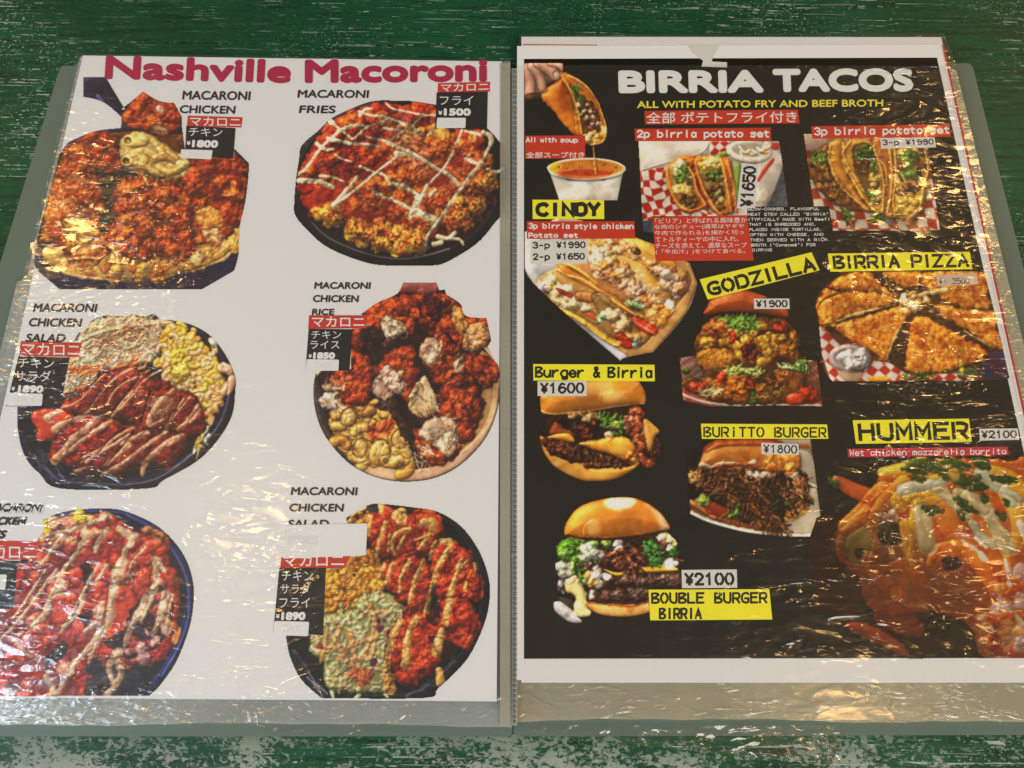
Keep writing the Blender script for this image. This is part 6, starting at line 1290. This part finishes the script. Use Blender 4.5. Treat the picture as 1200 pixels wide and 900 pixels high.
caption(A, [('MACARONI', -52, 58, 156, 88, 4), ('CHICKEN', -72, 105, 97, 136, 2), ('FRIES', -92, 152, 26, 184, 1)], shear=.4, bold=.9)
caption(A, [('MACARONI', -50, 64, 154, 94, 6)], shear=.3, bold=.3, mat=M_GHOST)
t = tag(left, A(-90, 258, 62, 262, 48, 430, -110, 430), M_TAGBLACK)
tax_sticker(A(-70, 310, 24, 310, 18, 362, -80, 365), 2)
t = tag(left, A(-75, 188, 142, 194, 124, 256, -90, 262), M_RED, 'name_tag'); jp(t, A, 'マカロニ', -78, 203, 126, 252, 5, bold=.2)
A = K(300, 560, 3)
caption(A, [('MACARONI', 122, 32, 358, 61, 1), ('CHICKEN', 117, 90, 310, 119, 1), ('SALAD', 112, 147, 257, 176, 0)])
t = tag(left, A(82, 316, 246, 316, 236, 553, 60, 545), M_TAGBLACK); jp(t, A, 'チキン', 91, 326, 200, 362); jp(t, A, 'サラダ', 86, 372, 190, 408); jp(t, A, 'フライ', 82, 421, 190, 457); text('¥', A(70, 478, 84, 478, 69, 494), ZL, M_WHITE, t, bold=.4, ring=4); text('1890', A(90, 471, 175, 471, 88, 501), ZL, M_WHITE, t, bold=.9)
tax_sticker(A(65, 503, 187, 506, 183, 557, 60, 552), 2)
t = tag(left, A(88, 280, 332, 275, 312, 318, 85, 318), M_RED, 'name_tag'); jp(t, A, 'マカロニ', 96, 268, 310, 312, 0, bold=.2)
s = slab('cover_sticker', rounded(A(106, 166, 392, 160, 386, 272, 95, 284), 2), ZL + .00004, .00005, M_STK, left)
text('FRIES', A(114, 204, 222, 202, 112, 236), ZL + .00006, M_GHOST, s, bold=.7)

# ---- right sheet
A = K(600, 30, 4)
text('BIRRIA', A(499, 210, 1180, 207, 502, 317), ZL, M_WHITE, right, bold=2.2, name='title', ring=8)
text('TACOS', A(1218, 202, 1876, 199, 1222, 313), ZL, M_WHITE, right, bold=2.2, name='title', ring=8)
text('ALL WiTH POTATO FRY AND BEEF BROTH', [(746.5, 118.5), (1035, 116.5), (746.5, 126.8)], ZL, M_YTX, right, bold=.3, name='subtitle', ring=4)
def rtag(quad, mat, name='name_tag', z=0): return slab(name, quad, ZT + z, .00004, mat, right)
t = rtag([(755, 130), (935, 128.5), (937, 144.5), (756, 145.8)], M_RED2); text('全部 ポテトフライ付き', [(757.5, 131.5), (934, 130.2), (757.5, 144.8)], ZL, M_WHITE, t, bold=.15, ring=4)
A = K(740, 145, 5.453)
t = rtag(A(20, 32, 890, 25, 893, 108, 25, 110), M_RED2); stencil('2p birria potato set', A(35, 38, 880, 36, 35, 102), ZL, M_WHITE, t, wt=1.9)
t = rtag(A(705, 250, 812, 262, 790, 540, 672, 540), M_WTAG, 'price_tag', 1e-5); stencil('¥1650', A(692, 530, 716, 268, 778, 534), ZL + 1e-5, M_TXT, t, wt=2.3)
A = K(900, 30, 4)
t = rtag(A(203, 472, 848, 462, 858, 521, 208, 530), M_RED2); stencil('3p birria potato set', A(216, 476, 850, 468, 217, 524), ZL, M_WHITE, t, wt=1.8)
A = K(935, 140, 6.429)
t = rtag(A(620, 140, 1030, 135, 1042, 210, 628, 220), M_WTAG, 'price_tag', 1e-5); stencil('3-p ¥1990', A(636, 150, 1022, 144, 640, 206), ZL + 1e-5, M_TXT, t, wt=1.3)
A = K(610, 70, 5.294)
t = rtag(A(28, 472, 398, 470, 402, 611, 28, 614), M_RED2); stencil('All with soup', A(32, 480, 358, 482, 32, 520), ZL, M_WHITE, t, wt=1.35, prop=True); text('全部スープ付き', A(35, 572, 396, 571, 35, 610), ZL, M_WHITE, t, bold=.1, ring=4)
A = K(600, 220, 4.284)
t = rtag(A(103, 60, 462, 62, 463, 157, 104, 157), M_YEL); stencil('CINDY', A(117, 72, 445, 70, 117, 148), ZL, M_TXT, t, wt=4)
t = rtag(A(75, 168, 615, 168, 618, 255, 75, 257), M_RED2); stencil('3p birria style chicken', A(84, 176, 611, 178, 84, 213), ZL, M_WHITE, t, wt=1.35); stencil('Potato set', A(82, 225, 330, 225, 82, 252), ZL, M_WHITE, t, wt=1.4)
t = rtag(A(93, 265, 380, 263, 378, 380, 93, 382), M_WTAG, 'price_tag', 1e-5); stencil('3-p ¥1990', A(103, 271, 370, 268, 103, 314), ZL + 1e-5, M_TXT, t, wt=1.6); stencil('2-p ¥1650', A(105, 329, 366, 326, 105, 372), ZL + 1e-5, M_TXT, t, wt=1.6)
A = K(740, 200, 4.8)
t = rtag(A(120, 262, 648, 250, 688, 505, 135, 508), M_RED2, 'description_tag')
for k, (s, x0, x1) in enumerate([('「ビリア」と呼ばれる風味豊か', 134, 650), ('な肉のシチュー(通常はヤギや', 130, 634), ('牛肉で作られる)を細かく切っ', 132, 632), ('てトルティーヤの中に入れ、', 134, 602), ('チーズを添えて、濃厚なスープ', 134, 650), ('(「牛出汁」)をつけて食べる。', 136, 640)]):
    text(s, A(x0, 268 + 34.8 * k, x1, 262 + 35.2 * k, x0, 298 + 34.8 * k), ZL, M_WHITE, t)
for k, (s, x0, x1) in enumerate([('SLOW-COOKED, FLAVORFUL', 655, 1058), ('MEAT STEW CALLED "BIRRIA"', 655, 1105), ('(TYPICALLY MADE WITH Beef)', 658, 1113), ('THAT IS SHREDDED AND,', 660, 1035), ('PLACED INSIDE TORTILLAS,', 663, 1065), ('OFTEN WITH CHEESE, AND', 667, 1080), ('THEN SERVED WITH A RICH', 668, 1100), ('BROTH ("Consomé") FOR', 672, 1035), ('DIPPING', 680, 790)]):
    stencil(s, A(x0, 208 + 28.8 * k, x1, 206 + 28.8 * k, x0, 226 + 28.8 * k), ZL, M_WHITE, right, wt=.62, name='description')
A = K(780, 220, 3.3333)
t = rtag(A(133, 358, 570, 252, 602, 322, 165, 437), M_YEL); stencil('GODZILLA', A(153, 371, 574, 268, 171, 427), ZL, M_TXT, t, wt=3.2, prop=True)
A = K(790, 320, 5.622)
t = rtag(A(525, 168, 758, 168, 762, 236, 527, 236), M_WTAG, 'price_tag'); stencil('¥1900', A(538, 178, 747, 176, 540, 228), ZL, M_TXT, t, wt=1.7)
A = K(940, 220, 3.3333)
t = rtag(A(100, 257, 655, 250, 665, 318, 110, 328), M_YEL); stencil('BIRRIA PIZZA', A(117, 264, 648, 256, 123, 319), ZL, M_TXT, t, wt=2.7, prop=True)
A = K(950, 300, 5)
t = rtag(A(735, 115, 970, 100, 985, 165, 745, 178), ink('pale_tag', (.58, .46, .36, 1)), 'price_tag'); stencil('¥: 2500', A(750, 130, 930, 127, 752, 166), ZL, M_TXT, t, wt=.8)
A = K(620, 425, 6.206)
t = rtag(A(30, 10, 912, 15, 915, 135, 32, 130), M_YEL); stencil('Burger & Birria', A(42, 24, 898, 28, 42, 126), ZL, M_TXT, t, wt=2.1, prop=True)
t = rtag(A(62, 135, 418, 133, 418, 242, 62, 242), M_WTAG, 'price_tag'); stencil('¥1600', A(80, 145, 402, 143, 80, 228), ZL, M_TXT, t, wt=2.1)
A = K(780, 470, 3.214)
t = rtag(A(60, 636, 268, 634, 270, 703, 62, 705), M_WTAG, 'price_tag'); stencil('¥2100', A(70, 646, 258, 644, 72, 696), ZL, M_TXT, t, wt=2.5)
t = rtag([(760, 691), (901.5, 690.5), (905, 726), (762, 727)], M_YEL); stencil('BOUBLE BURGER', [(763, 694), (899.5, 693.5), (763, 708)], ZL, M_TXT, t, wt=2.1); stencil('BIRRIA', [(772, 712), (822.5, 712), (772, 726)], ZL, M_TXT, t, wt=2.1)
t = rtag(A(133, 85, 608, 88, 613, 142, 137, 142), M_YEL); stencil('BURiTTO BURGER', A(142, 96, 606, 98, 142, 137), ZL, M_TXT, t, wt=1.9)
t = rtag(A(360, 157, 500, 162, 503, 202, 362, 200), M_WTAG, 'price_tag'); stencil('¥1800', A(368, 163, 496, 166, 368, 196), ZL, M_TXT, t, wt=1.5)
A = K(930, 470, 2.0926)
t = rtag(A(145, 47, 430, 43, 437, 100, 153, 105), M_YEL); stencil('HUMMER', A(156, 54, 428, 49, 160, 100), ZL, M_TXT, t, wt=3.6)
t = rtag(A(455, 68, 550, 67, 553, 95, 457, 97), M_WTAG, 'price_tag'); stencil('¥2100', A(460, 72, 547, 71, 461, 92), ZL, M_TXT, t, wt=1.7)
t = rtag(A(132, 117, 525, 112, 528, 132, 134, 138), ink('pink_red_tag', hexl('b02838', .8))); stencil('Wet chicken mozzarella burrito', A(137, 119, 522, 115, 137, 135), ZL, M_WHITE, t, wt=1.05)

# ---------------------------------------------------------------- the clear pockets over the sheets
sheet_grid('pocket', [(92, 63), (597, 70), (598, 851), (-104, 848)], .0007, 260, 300, M_FILM, clear, lambda X, Y: relief(X, Y, wl, 3), wl)
sheet_grid('pocket', [(607, 76), (1112, 78), (1292, 843), (606, 845)], .0007, 260, 300, M_FILMR, clear, lambda X, Y: relief(X, Y, wr, 5, .0012), wr)
sheet_grid('back_pocket', [(609, 40), (1106, 39), (1122, 78), (604, 78)], -.0004, 120, 12, M_FILMR, clear, None, lambda X, Y: .12 + 0 * X)
